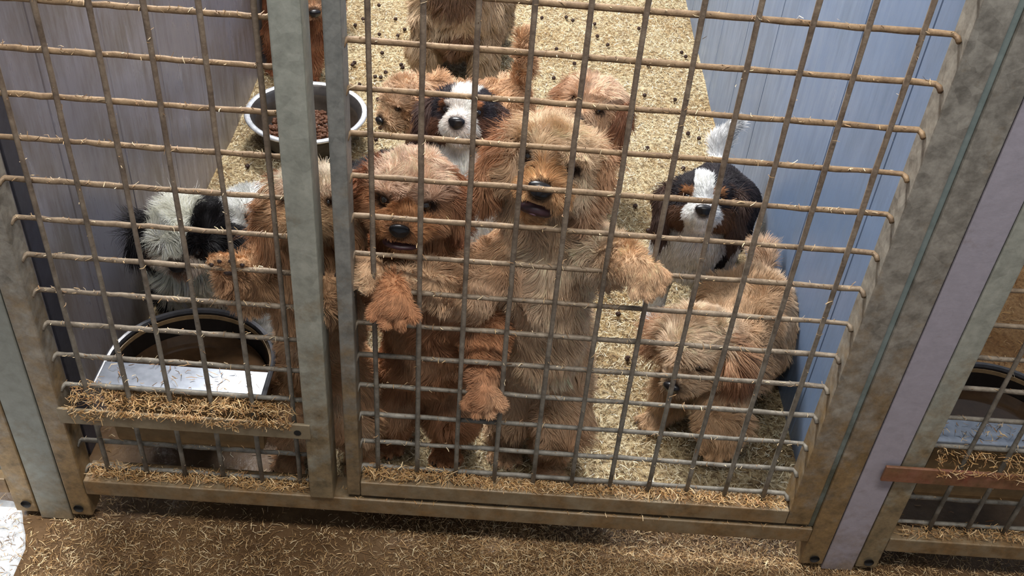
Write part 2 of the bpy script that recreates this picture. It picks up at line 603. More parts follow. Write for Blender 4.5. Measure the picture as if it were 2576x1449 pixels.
# ------------------------------------------------------------------ troughs, bowl, kibble
def trough(xc, label):
    e = empty('water_trough', (xc, 0.0, 0.120))
    tag(e, label, 'trough', 'troughs hung behind the wire')
    R, yc, hz = 0.106, 0.056, 0.114      # D outline: flat front, round back

    def outline(r, yfront, n=30, k=1.0):
        pts = [(-r, yfront)]
        for i in range(n + 1):
            a = math.pi - math.pi * i / n
            pts.append((r * math.cos(a), yc + r * math.sin(a) * k))
        pts.append((r, yfront))
        return pts

    def loft(rings, close_last=False, close_first=False):
        m = MB()
        rr = [[m.bm.verts.new((x, y, z)) for (x, y) in o_] for o_, z in rings]
        n = len(rr[0])
        for a, b_ in zip(rr[:-1], rr[1:]):
            for i in range(n):
                m.bm.faces.new((a[i], a[(i + 1) % n], b_[(i + 1) % n], b_[i]))
        if close_first:
            m.bm.faces.new(rr[0])
        if close_last:
            m.bm.faces.new(rr[-1])
        return m
    loft([(outline(R - 0.022, 0.020), 0.0), (outline(R - 0.012, 0.016), 0.012), (outline(R - 0.008, 0.010), hz - 0.002), (outline(R, 0.006), hz)], close_first=True).build('body', M_TROUGH, e)
    loft([(outline(R, 0.006), hz), (outline(R + 0.0005, 0.006), hz + 0.004), (outline(R - 0.002, 0.0070), hz + 0.0055), (outline(R - 0.005, 0.009), hz + 0.0045), (outline(R - 0.0065, 0.010), hz - 0.006)]).build('rim', M_TRIM, e)
    loft([(outline(R - 0.0068, 0.046), hz + 0.001), (outline(R - 0.015, 0.048), hz - 0.05), (outline(R - 0.022, 0.05), 0.006)], close_last=True).build('lining', M_TINSIDE, e)
    MB().box(-R + 0.004, R - 0.004, 0.0065, 0.047, hz - 0.002, hz + 0.0065, 0.0012).build('front_ledge', M_LEDGE, e)
    loft([(outline(R - 0.0135, 0.0475), hz - 0.030), (outline(R - 0.0130, 0.0475), hz - 0.0295)], close_last=True).build('water', M_WATER, e)
    return e


trough(-0.244, 'water trough with a shiny ledge hung below the black-and-white shaggy puppy')
trough(0.795, 'black-rimmed trough behind the red bar in the neighbouring kennel')

BX, BY = -0.270, 0.952
e = empty('steel_bowl', (BX, BY, 0.0))
tag(e, 'stainless steel food bowl with kibble standing near the lilac wall', 'bowl')
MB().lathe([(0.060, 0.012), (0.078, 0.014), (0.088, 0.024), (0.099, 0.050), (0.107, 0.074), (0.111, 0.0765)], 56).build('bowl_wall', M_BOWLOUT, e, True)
MB().lathe([(0.111, 0.0765), (0.1215, 0.078), (0.1235, 0.081), (0.1215, 0.0845), (0.117, 0.0850), (0.112, 0.0830)], 56).build('rim', M_BOWL, e, True)
MB().lathe([(0.112, 0.083), (0.1080, 0.079), (0.101, 0.055), (0.092, 0.030), (0.078, 0.020), (0.0, 0.018)], 56).build('bowl_lining', M_BOWLIN, e, True)
MB().lathe([(0.074, 0.000), (0.080, 0.001), (0.080, 0.008), (0.078, 0.018), (0.070, 0.012), (0.072, 0.001), (0.074, 0.0)], 48).build('rubber_foot', M_HOLE, e, True)


def kibble_mesh(name, mat, r=0.0048, hh=0.0042):
    m = MB()
    m.lathe([(r * 0.55, -hh), (r, -hh * 0.45), (r * 1.02, hh * 0.4), (r * 0.5, hh)], 6)
    bmesh.ops.holes_fill(m.bm, edges=list(m.bm.edges), sides=8)
    return m.mesh(name, mat)


KM = kibble_mesh('kibble', M_KIB)
spots = [(-0.159, 1.548), (-0.169, 1.361), (-0.226, 1.302), (-0.229, 1.291), (-0.118, 1.309), (-0.113, 1.296), (-0.149, 1.267), (-0.17, 1.243), (-0.157, 1.242), (-0.188, 1.457), (-0.15, 1.141), (-0.137, 1.112), (-0.124, 1.066), (-0.13, 1.022), (-0.133, 0.974), (-0.167, 0.88), (0.273, 1.635), (0.29, 1.618), (0.346, 1.607), (0.351, 1.538), (0.375, 1.494), (0.247, 1.45), (0.559, 1.483), (0.567, 1.462), (0.535, 1.093), (-0.239, 1.534), (-0.143, 1.457), (-0.253, 1.496), (-0.13, 1.494), (0.29, 1.381), (0.479, 1.684), (0.199, 1.402), (0.557, 1.076), (0.42, 0.72), (0.385, 0.66), (0.36, 0.60), (0.40, 0.80), (0.335, 0.53), (-0.10, 1.16), (-0.115, 0.93), (0.45, 1.25), (0.41, 0.30), (0.51, 0.95), (0.33, 1.20), (0.39, 1.14), (0.44, 1.02), (0.47, 1.40), (0.30, 1.72), (0.21, 1.62), (-0.21, 1.62), (-0.10, 1.40), (-0.20, 1.20), (0.35, 0.47), (0.31, 0.58), (0.43, 0.60), (-0.40, 0.72), (-0.37, 0.84), (0.36, 0.36), (0.46, 1.60), (0.24, 1.30), (0.52, 1.24)]
for i, (x, y) in enumerate(spots):
    o = bpy.data.objects.new('kibble_piece', KM)
    link(o)
    o.location = (x, y, 0.0145)
    o.rotation_euler = tuple(RNG.uniform(0, 3, 3))
    tag(o, 'dark brown kibble piece lying loose on the pale sawdust', 'kibble', 'kibble scattered on the sawdust')
# kibble heaped in the bowl
kv = np.array([v.co for v in kibble_mesh('k', M_KIBB, 0.0046, 0.0036).vertices])
kf = [tuple(p.vertices) for p in kibble_mesh('k', M_KIBB).polygons]
bm = bmesh.new()
for i in range(620):
    rr_, aa = 0.086 * math.sqrt(RNG.random()), RNG.uniform(0, 2 * math.pi)
    px, py = rr_ * math.cos(aa), rr_ * math.sin(aa)
    pz = 0.030 + 0.022 * max(0, 1 - ((px - 0.02) ** 2 + (py + 0.02) ** 2) / 0.0075) + RNG.uniform(-0.004, 0.006)
    R_ = Matrix.Rotation(RNG.uniform(0, 6), 3, 'X') @ Matrix.Rotation(RNG.uniform(0, 6), 3, 'Z')
    vs = [bm.verts.new(Vector((px, py, pz)) + R_ @ Vector(v)) for v in kv]
    for f in kf:
        bm.faces.new([vs[j] for j in f])
me = bpy.data.meshes.new('kibble_heap')
bm.to_mesh(me)
bm.free()
me.materials.append(M_KIBB)
o = link(bpy.data.objects.new('kibble_heap', me))
o.location = (BX, BY, 0)
tag(o, 'heap of brown kibble inside the steel bowl', 'kibble', None, 'stuff')


# ------------------------------------------------------------------ straw and sawdust
def vnoise(P, freq, seed, n=7):
    r = np.random.default_rng(seed)
    out = np.zeros((len(P), 3))
    for i in range(n):
        k = r.normal(size=(3, 3)) * freq
        ph = r.uniform(0, 6.28, 3)
        out += np.sin(P @ k.T + ph)
    return out / math.sqrt(n) * 1.2


def blades(P, L, W, col, flat=0.25, up=None, seed=1, bend=0.35):
    """small bent ribbons around points P; returns V, F, face colours"""
    r = np.random.default_rng(seed)
    n = len(P)
    a = r.uniform(0, 2 * np.pi, n)
    el = r.normal(0, flat, n)
    d = np.stack([np.cos(a) * np.cos(el), np.sin(a) * np.cos(el), np.sin(el)], 1)
    s = np.cross(d, np.array([0, 0, 1.0]) + r.normal(0, 0.5, (n, 3)))
    s /= np.linalg.norm(s, axis=1)[:, None] + 1e-9
    nrm = np.cross(s, d)
    L = L[:, None] if hasattr(L, '__len__') else np.full((n, 1), L)
    W = W[:, None] if hasattr(W, '__len__') else np.full((n, 1), W)
    c = r.normal(0, bend, (n, 1)) * L
    c2 = r.normal(0, bend * 0.7, (n, 1)) * L
    p0 = P - d * L * 0.5
    p2 = P + d * L * 0.5
    p1 = P + nrm * c * 0.5 + s * c2 * 0.5
    V = np.stack([p0 - s * W * 0.35, p0 + s * W * 0.35, p1 - s * W * 0.5, p1 + s * W * 0.5, p2 - s * W * 0.3, p2 + s * W * 0.3], 1).reshape(-1, 3)
    b = np.arange(n)[:, None] * 6
    F = np.concatenate([b + np.array([0, 1, 3, 2]), b + np.array([2, 3, 5, 4])], 0)
    return V, F, np.concatenate([col, col], 0)


def straw_cols(n, palette, seed, var=0.14):
    r = np.random.default_rng(seed)
    pal = np.array([lin(c) for c in palette])
    c = pal[r.integers(0, len(pal), n)]
    return np.clip(c * (1 + r.normal(0, var, (n, 1))), 0.005, 0.95)


def straw_obj(name, P, L, W, cols, label, seed, flat=0.25, bend=0.35, cat='straw'):
    V, F, C = blades(P, L, W, cols, flat, None, seed, bend)
    o = link(bpy.data.objects.new(name, mesh_np(name, V, F, M_STRAW, False, C)))
    tag(o, label, cat, None, 'stuff')
    return o


def grid_bed(name, x0, x1, y0, y1, nx, ny, hfun, mat, label):
    xs, ys = np.linspace(x0, x1, nx), np.linspace(y0, y1, ny)
    X, Y = np.meshgrid(xs, ys, indexing='ij')
    P = np.stack([X.ravel(), Y.ravel(), np.zeros(X.size)], 1)
    Z = hfun(P)
    P[:, 2] = Z
    i, j = np.meshgrid(np.arange(nx - 1), np.arange(ny - 1), indexing='ij')
    a = (i * ny + j).ravel()
    F = np.stack([a, a + ny, a + ny + 1, a + 1], 1)
    o = link(bpy.data.objects.new(name, mesh_np(name, P, F, mat, True)))
    tag(o, label, 'bedding', None, 'stuff')
    return o


def sst(x):
    x = np.clip(x, 0, 1)
    return x * x * (3 - 2 * x)


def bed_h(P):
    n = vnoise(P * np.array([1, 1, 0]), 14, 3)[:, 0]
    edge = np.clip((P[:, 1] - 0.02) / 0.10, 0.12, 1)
    wet = sst((-0.11 - P[:, 0]) / 0.05 + n * 0.4) * sst((0.26 - P[:, 1]) / 0.06 + n * 0.4)      # bare wet floor under the trough, bedding cut away to stand for its shadow
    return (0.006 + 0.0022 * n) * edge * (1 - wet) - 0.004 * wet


def nbed_h(P):
    n = vnoise(P * np.array([1, 1, 0]), 14, 5)[:, 0]
    wet = sst((0.26 - P[:, 1]) / 0.06 + n * 0.4)
    return (0.006 + 0.002 * n) * (1 - wet) - 0.004 * wet


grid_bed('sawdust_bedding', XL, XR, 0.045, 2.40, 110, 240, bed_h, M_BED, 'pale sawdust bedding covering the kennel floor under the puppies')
grid_bed('brown_bedding', XR + 0.035, 1.9, 0.05, 2.40, 60, 110, nbed_h, M_BEDN, 'brown sawdust bedding on the floor of the neighbouring kennel')

r = np.random.default_rng(11)
n = 130000
P = np.stack([r.uniform(XL + 0.006, XR - 0.006, n), 0.03 + 1.95 * r.random(n) ** 1.15, np.zeros(n)], 1)
keep = (r.random(n) < 0.45 + 0.55 * np.clip((P[:, 1] - 0.05) / 0.3, 0, 1))
P = P[keep]
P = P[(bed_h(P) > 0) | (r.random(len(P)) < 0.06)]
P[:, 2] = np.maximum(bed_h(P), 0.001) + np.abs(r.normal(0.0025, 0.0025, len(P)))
C = straw_cols(len(P), [(232, 219, 186), (216, 199, 160), (242, 233, 208), (196, 175, 132), (170, 141, 96), (226, 212, 178), (132, 103, 66), (108, 82, 52)], 12, 0.2)
straw_obj('pale_straw', P, r.uniform(0.005, 0.017, len(P)), r.uniform(0.0005, 0.0011, len(P)), C, 'pale straw and wood shavings strewn over the kennel floor', 13)

n = 9000
P = np.stack([r.uniform(XR + 0.05, 1.7, n), r.uniform(0.04, 1.4, n), np.zeros(n)], 1)
P = P[(nbed_h(P) > 0) | (r.random(n) < 0.08)]
n = len(P)
P[:, 2] = np.maximum(nbed_h(P), 0.001) + np.abs(r.normal(0.002, 0.002, n))
C = straw_cols(n, [(206, 160, 100), (184, 132, 76), (222, 184, 128), (150, 100, 54)], 14)
straw_obj('brown_straw', P, r.uniform(0.007, 0.018, n), r.uniform(0.0009, 0.0018, n), C, 'brown straw strewn over the neighbouring kennel floor', 15)

# damp litter on the aisle floor in front of the kennel: thick towards the middle and the lilac post
n = 190000
P = np.stack([r.uniform(-0.75, 1.15, n), r.uniform(-0.36, 0.06, n), np.zeros(n)], 1)
dn = vnoise(P, 9, 21)[:, 0]
dens = 0.24 + 0.70 / (1 + np.exp(-(P[:, 0] - 0.02) / 0.06)) * (1 - 0.85 / (1 + np.exp(-(P[:, 0] - 0.68) / 0.04)))
dens = np.clip(dens + 0.22 * dn, 0.05, 1) * np.clip(1.15 - np.clip((P[:, 1] + 0.02) / 0.08, 0, 0.7), 0.2, 1)
dens[(P[:, 0] < -0.44)] *= 0.22
P = P[r.random(n) < dens]
P[:, 2] = 0.0012 + np.abs(r.normal(0, 0.0022, len(P)))
C = straw_cols(len(P), [(178, 144, 100), (204, 174, 128), (150, 116, 76), (220, 197, 156), (112, 83, 52), (170, 134, 88), (130, 97, 62)], 22, 0.2)
straw_obj('damp_straw_litter', P, 0.003 + 0.013 * r.random(len(P)) ** 1.6, r.uniform(0.0004, 0.0010, len(P)), C, 'damp brown straw litter on the wet floor in front of the gate', 23)

# straw lying on rails, ledges and bars
segs = [(-0.018, 0.53, -0.016, 0.004, 0.1200, 2600, 0.010), (-0.376, -0.09, -0.016, 0.006, 0.0880, 1100, 0.010), (-0.37, -0.10, -0.022, 0.010, 0.2300, 1700, 0.012),
        (-0.345, -0.15, 0.008, 0.045, 0.2425, 45, 0.002), (0.69, 1.2, -0.016, 0.006, 0.0775, 1300, 0.010), (0.69, 1.1, -0.022, 0.008, 0.2280, 900, 0.010),
        (0.70, 0.90, 0.008, 0.045, 0.2425, 90, 0.002), (-0.05, 0.57, -0.020, -0.0, 0.0870, 160, 0.001)]
for (x0, x1, y0, y1, z, cnt, th), (nm, lb) in zip(segs, [
        ('rail_straw', 'straw heaped along the bottom rail of the gate'), ('rail_straw', 'straw caught along the sill under the fixed wire panel'),
        ('bar_straw', 'thick straw heaped on the flat bar in front of the shiny trough ledge'), ('ledge_straw', 'stray straw lying on the shiny trough ledge'),
        ('rail_straw', 'straw caught along the bottom rail of the neighbouring kennel'), ('bar_straw', 'straw heaped above the red bar of the neighbouring kennel'),
        ('ledge_straw', 'stray straw on the ledge of the neighbouring trough'), ('sill_straw', 'few straws lying on the sill under the gate')]):
    P = np.stack([r.uniform(x0, x1, cnt), r.uniform(y0, y1, cnt), np.zeros(cnt)], 1)
    hump = np.clip(0.55 + 0.5 * vnoise(P, 26, cnt)[:, 0], 0.1, 1.3)
    P[:, 2] = z + r.random(cnt) * th * hump
    if nm == 'bar_straw':       # some hangs over the front of the bar
        hang = r.random(cnt) < 0.30
        P[hang, 1] = -0.0285
        P[hang, 2] -= r.random(hang.sum()) * 0.020 * hump[hang]
    C = straw_cols(cnt, [(200, 164, 114), (174, 136, 88), (222, 192, 146), (144, 104, 62), (186, 146, 92), (156, 114, 68)], cnt)
    straw_obj(nm, P, r.uniform(0.005, 0.015, cnt), r.uniform(0.0006, 0.0013, cnt), C, lb, cnt + 1, 0.35)

# wisps clinging to the wires
for nm, lb, xs, zs, x0, x1, z0, z1, cnt in (
        ('clinging_straw', 'wisps of straw clinging to the wires of the fixed panel', [-0.3525 + 0.05 * i for i in range(6)], [0.691 - 0.05 * j for j in range(-2, 13)], -0.379, -0.09, 0.1, 0.8, 1100),
        ('clinging_straw', 'wisps of straw clinging to the wires of the gate', [0.05 * i for i in range(11)], [0.725 - 0.05 * j for j in range(-2, 12)], -0.02, 0.53, 0.13, 0.8, 1300),
        ('clinging_straw', 'wisps of straw clinging to the neighbouring kennel wires', [0.683 + 0.05 * i for i in range(8)], [0.088 + 0.05 * j for j in range(12)], 0.68, 1.1, 0.1, 0.6, 450)):
    nh = int(cnt * 0.8)
    zz = np.array(zs)[r.integers(0, len(zs), nh)]
    Ph = np.stack([r.uniform(x0, x1, nh), r.normal(0.0005, 0.0018, nh), zz + 0.0025 + r.normal(0, 0.0012, nh)], 1)
    nv = cnt - nh
    xx = np.array(xs)[r.integers(0, len(xs), nv)]
    Pv = np.stack([xx + r.normal(0, 0.002, nv), r.normal(-0.004, 0.0015, nv), r.uniform(z0, z1, nv)], 1)
    P = np.concatenate([Ph, Pv])
    C = straw_cols(cnt, [(190, 160, 118), (166, 132, 92), (220, 198, 160), (136, 104, 72)], cnt)
    straw_obj(nm, P, r.uniform(0.002, 0.0085, cnt) * np.where(r.random(cnt) < 0.08, 1.8, 1), r.uniform(0.0005, 0.0012, cnt), C, lb, cnt, 0.5)


# ------------------------------------------------------------------ puppies
def unit(v):
    v = np.asarray(v, float)
    return v / (np.linalg.norm(v) + 1e-12)


def surface_nets(D, org, h):
    ins = D < 0
    nx, ny, nz = D.shape
    cnt = np.zeros((nx - 1, ny - 1, nz - 1), np.int8)
    for a in (0, 1):
        for b in (0, 1):
            for c in (0, 1):
                cnt += ins[a:nx - 1 + a, b:ny - 1 + b, c:nz - 1 + c]
    cell = (cnt > 0) & (cnt < 8)
    ci = np.argwhere(cell)
    idx = np.full(cell.shape, -1, np.int64)
    idx[cell] = np.arange(len(ci))
    acc = np.zeros((len(ci), 3))
    num = np.zeros(len(ci))
    corners = [(a, b, c) for a in (0, 1) for b in (0, 1) for c in (0, 1)]
    for p in corners:
        for ax in range(3):
            if p[ax] == 0:
                q = list(p)
                q[ax] = 1
                d0 = D[ci[:, 0] + p[0], ci[:, 1] + p[1], ci[:, 2] + p[2]]
                d1 = D[ci[:, 0] + q[0], ci[:, 1] + q[1], ci[:, 2] + q[2]]
                m = (d0 < 0) != (d1 < 0)
                t = np.where(m, d0 / np.where(m, d0 - d1, 1), 0)
                pt = np.tile(np.array(p, float), (len(ci), 1))
                pt[:, ax] += t
                acc[m] += pt[m]
                num[m] += 1
    V = (ci + acc / num[:, None]) * h + org
    F = []
    for ax in range(3):
        o1, o2 = (ax + 1) % 3, (ax + 2) % 3
        sl0 = [slice(None)] * 3
        sl1 = [slice(None)] * 3
        sl0[ax] = slice(0, -1)
        sl1[ax] = slice(1, None)
        a, b = ins[tuple(sl0)], ins[tuple(sl1)]
        e = np.argwhere(a != b)
        ok = (e[:, o1] > 0) & (e[:, o2] > 0) & (e[:, o1] < cell.shape[o1]) & (e[:, o2] < cell.shape[o2])
        e = e[ok]
        sgn = a[e[:, 0], e[:, 1], e[:, 2]]
        q = []
        for d1, d2 in ((-1, -1), (0, -1), (0, 0), (-1, 0)):
            g = e.copy()
            g[:, o1] += d1
            g[:, o2] += d2
            q.append(idx[g[:, 0], g[:, 1], g[:, 2]])
        q = np.stack(q, 1)
        q[~sgn] = q[~sgn][:, ::-1]
        F.append(q)
    return V, np.concatenate(F)


class Pup:
    def __init__(self, label, group=None, h=0.0040, k=0.014):
        self.label, self.group, self.h, self.k = label, group, h, k
        self.prims = []
        self.parts = []
        self.eyes = []
        self.nosept = None
        self.clear = []     # (centre, radius) spots that stay free of fur

    def cap(self, a, b, ra, rb, reg, L=0.03, comb=None, k=None, clear=0):
        a, b = np.asarray(a, float), np.asarray(b, float)
        if comb is None:
            comb = unit(b - a)
        self.prims.append(dict(t='c', a=a, b=b, ra=ra, rb=rb, reg=reg, L=L, comb=np.asarray(comb, float), k=k or self.k))

    def ell(self, c, rad, axes, reg, L=0.02, comb=(0, 0, -1), k=None):
        self.prims.append(dict(t='e', c=np.asarray(c, float), r=np.asarray(rad, float), ax=np.asarray(axes, float), reg=reg, L=L, comb=np.asarray(comb, float), k=k or self.k))

    def sdf(self, pr, P):
        if pr['t'] == 'c':
            ab = pr['b'] - pr['a']
            t = np.clip(((P - pr['a']) @ ab) / (ab @ ab + 1e-12), 0, 1)
            return np.linalg.norm(P - pr['a'] - t[..., None] * ab, axis=-1) - (pr['ra'] + (pr['rb'] - pr['ra']) * t)
        q = (P - pr['c']) @ pr['ax'].T
        k0 = np.linalg.norm(q / pr['r'], axis=-1)
        k1 = np.linalg.norm(q / pr['r'] ** 2, axis=-1)
        return k0 * (k0 - 1) / (k1 + 1e-9)

    def bounds(self, pr):
        if pr['t'] == 'c':
            m = max(pr['ra'], pr['rb'])
            return np.minimum(pr['a'], pr['b']) - m, np.maximum(pr['a'], pr['b']) + m
        m = pr['r'].max()
        return pr['c'] - m, pr['c'] + m

    # head in its own frame: l = the dog's left, f = forward, u = up; lengths in units of s (skull radius)
    def head(self, c, f, u, s, muzzle=1.0, ears='floppy', open_mouth=0.0, fl=1.0, earlen=1.0, earspread=1.0, brow=True, eye=0.155, nose=0.8, mlen=1.0, muzr=1.0, eyex=0.46, eyez=0.20, nosez=-0.14, mouthz=-0.54, jaw=0.0):
        f = unit(f)
        u = np.asarray(u, float)
        u = unit(u - f * (u @ f))
        l = np.cross(u, f)          # dog's own left
        self.hc, self.hs = np.asarray(c, float), s
        self.fr = np.stack([l, f, u])
        W = lambda x, y, z: self.hc + s * (l * x + f * y + u * z)
        ax = self.fr
        back = -f
        self.ell(W(0, -0.08, 0.06), s * np.array([0.98, 1.0, 0.92]), ax, 'skull', 0.020 * fl, back * 0.7 - u * 0.1, 0.012)
        self.ell(W(0, 0.42, 0.38), s * np.array([0.62, 0.46, 0.40]), ax, 'skull', 0.018 * fl, u * 0.4 + back * 0.5, 0.014)
        mz = 0.5 * muzr
        self.cap(W(0, 0.45, -0.20), W(0, 0.45 + 0.72 * mlen, -0.24), s * mz * 1.12, s * mz * 0.82, 'muzzle', 0.0115 * fl, back * 0.8 - u * 0.2, 0.012)
        for sx in (-1, 1):      # upper lips, cheeks
            self.ell(W(0.26 * sx, 0.92 * mlen, -0.36), s * np.array([0.30, 0.42, 0.26]), ax, 'muzzle', 0.013 * fl, back * 0.5 - u * 0.7 + l * 0.3 * sx, 0.008)
            self.ell(W(0.60 * sx, 0.22, -0.36), s * np.array([0.42, 0.50, 0.46]), ax, 'cheek', 0.017 * fl, back * 0.5 - u * 0.6 + l * 0.3 * sx, 0.012)
            if brow:
                self.ell(W(0.46 * sx, 0.66, 0.46), s * np.array([0.26, 0.20, 0.15]), ax, 'brow', 0.011 * fl, u * 0.5 + l * 0.6 * sx, 0.008)
        self.cap(W(0, 0.35, -0.56 - 0.1 * open_mouth - jaw), W(0, 1.0 * mlen, -0.64 - 0.34 * open_mouth - jaw), s * 0.38, s * 0.25, 'jaw', 0.010 * fl, back * 0.5 - u * 0.6, 0.008)
        for sx in (-1, 1):
            if ears == 'floppy':
                d = earlen
                e0, e1, e2 = W(0.78 * sx, -0.16, 0.46), W(1.12 * sx * earspread, 0.0, 0.0), W(1.20 * sx * earspread, 0.10, -0.62 * d)
                self.cap(e0, e1, s * 0.22, s * 0.27, 'ear', 0.026 * fl, -u + l * 0.2 * sx, 0.010)
                self.cap(e1, e2, s * 0.27, s * 0.24, 'ear', 0.034 * fl, -u, 0.008)
                self.ell((e1 + e2) / 2 - f * s * 0.12, s * np.array([0.20, 0.44, 0.62 * d]), ax, 'ear', 0.032 * fl, -u, 0.008)
        # eyes, nose, mouth
        self.W = W

        def on_surface(x, z, sink):
            ts = np.linspace(2.6, 0.1, 126)
            Q = np.stack([W(x, t_, z) for t_ in ts])
            dd_ = np.min([self.sdf(p_, Q) for p_ in self.prims], 0)
            i_ = int(np.argmax(dd_ < 0))
            return W(x, ts[i_] - sink, z), ts[i_]
        for sx in (-1, 1):
            p, ty = on_surface(eyex * sx, eyez, eye * 0.30)
            m = MB()
            b = bmesh.new()
            bmesh.ops.create_icosphere(b, subdivisions=3, radius=s * eye)
            m.add(b)
            self.parts.append(('eye', m.mesh('eye', M_EYE, True), p, np.eye(3), 'dark round eye', None))
            self.clear.append((W(eyex * sx, ty + 0.05, eyez), s * eye * 0.95))
            self.eyes.append((p, s * eye))
        tip, ty = on_surface(0, nosez, -0.02)
        self.nosept = tip
        b = bmesh.new()
        bmesh.ops.create_icosphere(b, subdivisions=3, radius=1.0)
        for v in b.verts:       # rounded triangular nose leather with two nostril dents
            x, y, z = v.co
            wd = 0.31 * (1.0 + 0.32 * z)
            yy = 0.19 * y
            for sx in (-1, 1):
                dd = (x - 0.46 * sx) ** 2 + (z + 0.08) ** 2
                if y > 0:
                    yy -= 0.085 * math.exp(-dd / 0.045)
            v.co = Vector((x * wd * s * nose, yy * s * nose, z * 0.235 * s * nose))
        m = MB()
        m.add(b)
        self.parts.append(('nose', m.mesh('nose', M_NOSE, True), tip, self.fr.T, 'black nose leather', None))
        self.clear.append((tip, s * 0.20 * nose))
        if open_mouth > 0:
            b = bmesh.new()
            bmesh.ops.create_icosphere(b, subdivisions=3, radius=1.0)
            for v in b.verts:
                v.co = Vector((v.co.x * (0.50 - 0.12 * open_mouth) * s, v.co.y * 0.34 * s, v.co.z * (0.035 + 0.19 * open_mouth) * s + abs(v.co.x) ** 2 * -0.06 * s))
            m = MB()
            m.add(b)
            mp = W(0, on_surface(0, mouthz - 0.10 * open_mouth, 0)[1] - 0.05, mouthz - 0.10 * open_mouth)
            self.parts.append(('mouth', m.mesh('mouth', M_MOUTH, True), mp, self.fr.T, 'dark mouth', None))
            b = bmesh.new()
            bmesh.ops.create_icosphere(b, subdivisions=2, radius=1.0)
            for v in b.verts:
                v.co = Vector((v.co.x * 0.22 * s, v.co.y * 0.30 * s, v.co.z * 0.07 * s))
            m = MB()
            m.add(b)
            self.parts.append(('tongue', m.mesh('tongue', M_TONGUE, True), mp - u * s * (0.10 * open_mouth) + f * s * 0.03, self.fr.T, 'mauve tongue and lip', 'mouth'))
            self.clear.append((mp + f * s * 0.15, s * (0.17 + 0.08 * open_mouth)))
        self.W = W
        return W

    def limb(self, pts, rad, reg='leg', L=0.022, comb=None):
        for i in range(len(pts) - 1):
            self.cap(pts[i], pts[i + 1], rad[i], rad[i + 1], reg, L, comb if comb is not None else unit(np.array(pts[i + 1]) - np.array(pts[i])) * 0.7 + np.array([0, 0, -0.5]))

    def paw(self, c, d, up, s, pads=False, L=0.008):
        """d points to the toes, up is the back of the paw"""
        d = unit(d)
        up = np.asarray(up, float)
        up = unit(up - d * (up @ d))
        sd = np.cross(d, up)
        ax = np.stack([sd, d, up])
        c = np.asarray(c, float)
        self.ell(c, s * np.array([0.92, 0.90, 0.62]), ax, 'paw', L * 1.2, d, 0.004)
        for q, (x, y) in enumerate(((-0.98, 0.50), (-0.35, 0.95), (0.35, 0.95), (0.98, 0.50))):
            t0 = c + s * (sd * x * 0.7 + d * (y - 0.45))
            t1 = c + s * (sd * x * 1.05 + d * (y + 0.18) - up * 0.08)
            self.cap(t0, t1, s * 0.29, s * 0.33, 'toe', L * 0.6, d - up * 0.3, 0.0015)
            if pads:
                b = bmesh.new()
                bmesh.ops.create_icosphere(b, subdivisions=2, radius=s * 0.17)
                m = MB()
                m.add(b)
                pp = t1 - up * s * 0.22
                self.parts.append(('paw_pad', m.mesh('paw_pad', M_PAD, True), pp, np.eye(3), 'dark toe pad', None))
                self.clear.append((pp - up * s * 0.1, s * 0.12))
            else:
                cl = MB().sweep([t1 + d * s * 0.18, t1 + d * s * 0.40 - up * s * 0.06, t1 + d * s * 0.52 - up * s * 0.18], [s * 0.085, s * 0.06, s * 0.012], 6)
                self.parts.append(('claw', cl.mesh('claw', M_PAD, True), np.zeros(3), np.eye(3), None, None))
        if pads:
            b = bmesh.new()
            bmesh.ops.create_icosphere(b, subdivisions=2, radius=1.0)
            for v in b.verts:
                v.co = Vector((v.co.x * s * 0.42, v.co.y * s * 0.30, v.co.z * s * 0.2))
            m = MB()
            m.add(b)
            pp = c - up * s * 0.50
            self.parts.append(('paw_pad', m.mesh('paw_pad', M_PAD, True), pp, ax.T, 'dark palm pad', None))
            self.clear.append((pp - up * s * 0.1, s * 0.28))

    def build(self, colfn, density=34e4, thick=0.00025, curl=0.6, clump=0.008, cf=0.55, grav=0.25, seed=1, stand=0.5, wave=60.0):
        h = self.h
        bb = [self.bounds(p) for p in self.prims]
        lo = np.min([b[0] for b in bb], 0) - 3 * h
        hi = np.max([b[1] for b in bb], 0) + 3 * h
        n = np.ceil((hi - lo) / h).astype(int) + 1
        D = np.full(n, 0.05)
        for p, (b0, b1) in zip(self.prims, bb):
            i0 = np.maximum(np.floor((b0 - lo - p['k'] - 3 * h) / h).astype(int), 0)
            i1 = np.minimum(np.ceil((b1 - lo + p['k'] + 3 * h) / h).astype(int) + 1, n)
            g = np.stack(np.meshgrid(*[lo[a] + h * np.arange(i0[a], i1[a]) for a in range(3)], indexing='ij'), -1)
            d = self.sdf(p, g)
            sl = tuple(slice(i0[a], i1[a]) for a in range(3))
            o = D[sl]
            kk = p['k']
            e = np.clip(kk - np.abs(o - d), 0, None) / kk
            D[sl] = np.minimum(o, d) - e * e * kk * 0.25
        V, F = surface_nets(D, lo, h)
        r = np.random.default_rng(seed)
        # region of every vertex: the shape that lies closest
        dist = np.stack([self.sdf(p, V) for p in self.prims], 1)
        reg = dist.argmin(1)
        regname = np.array([p['reg'] for p in self.prims])
        root = empty('puppy', (float(V[:, 0].mean()), float(V[:, 1].mean()), 0.0))
        tag(root, self.label, 'puppy', self.group)
        org = np.array(root.location)

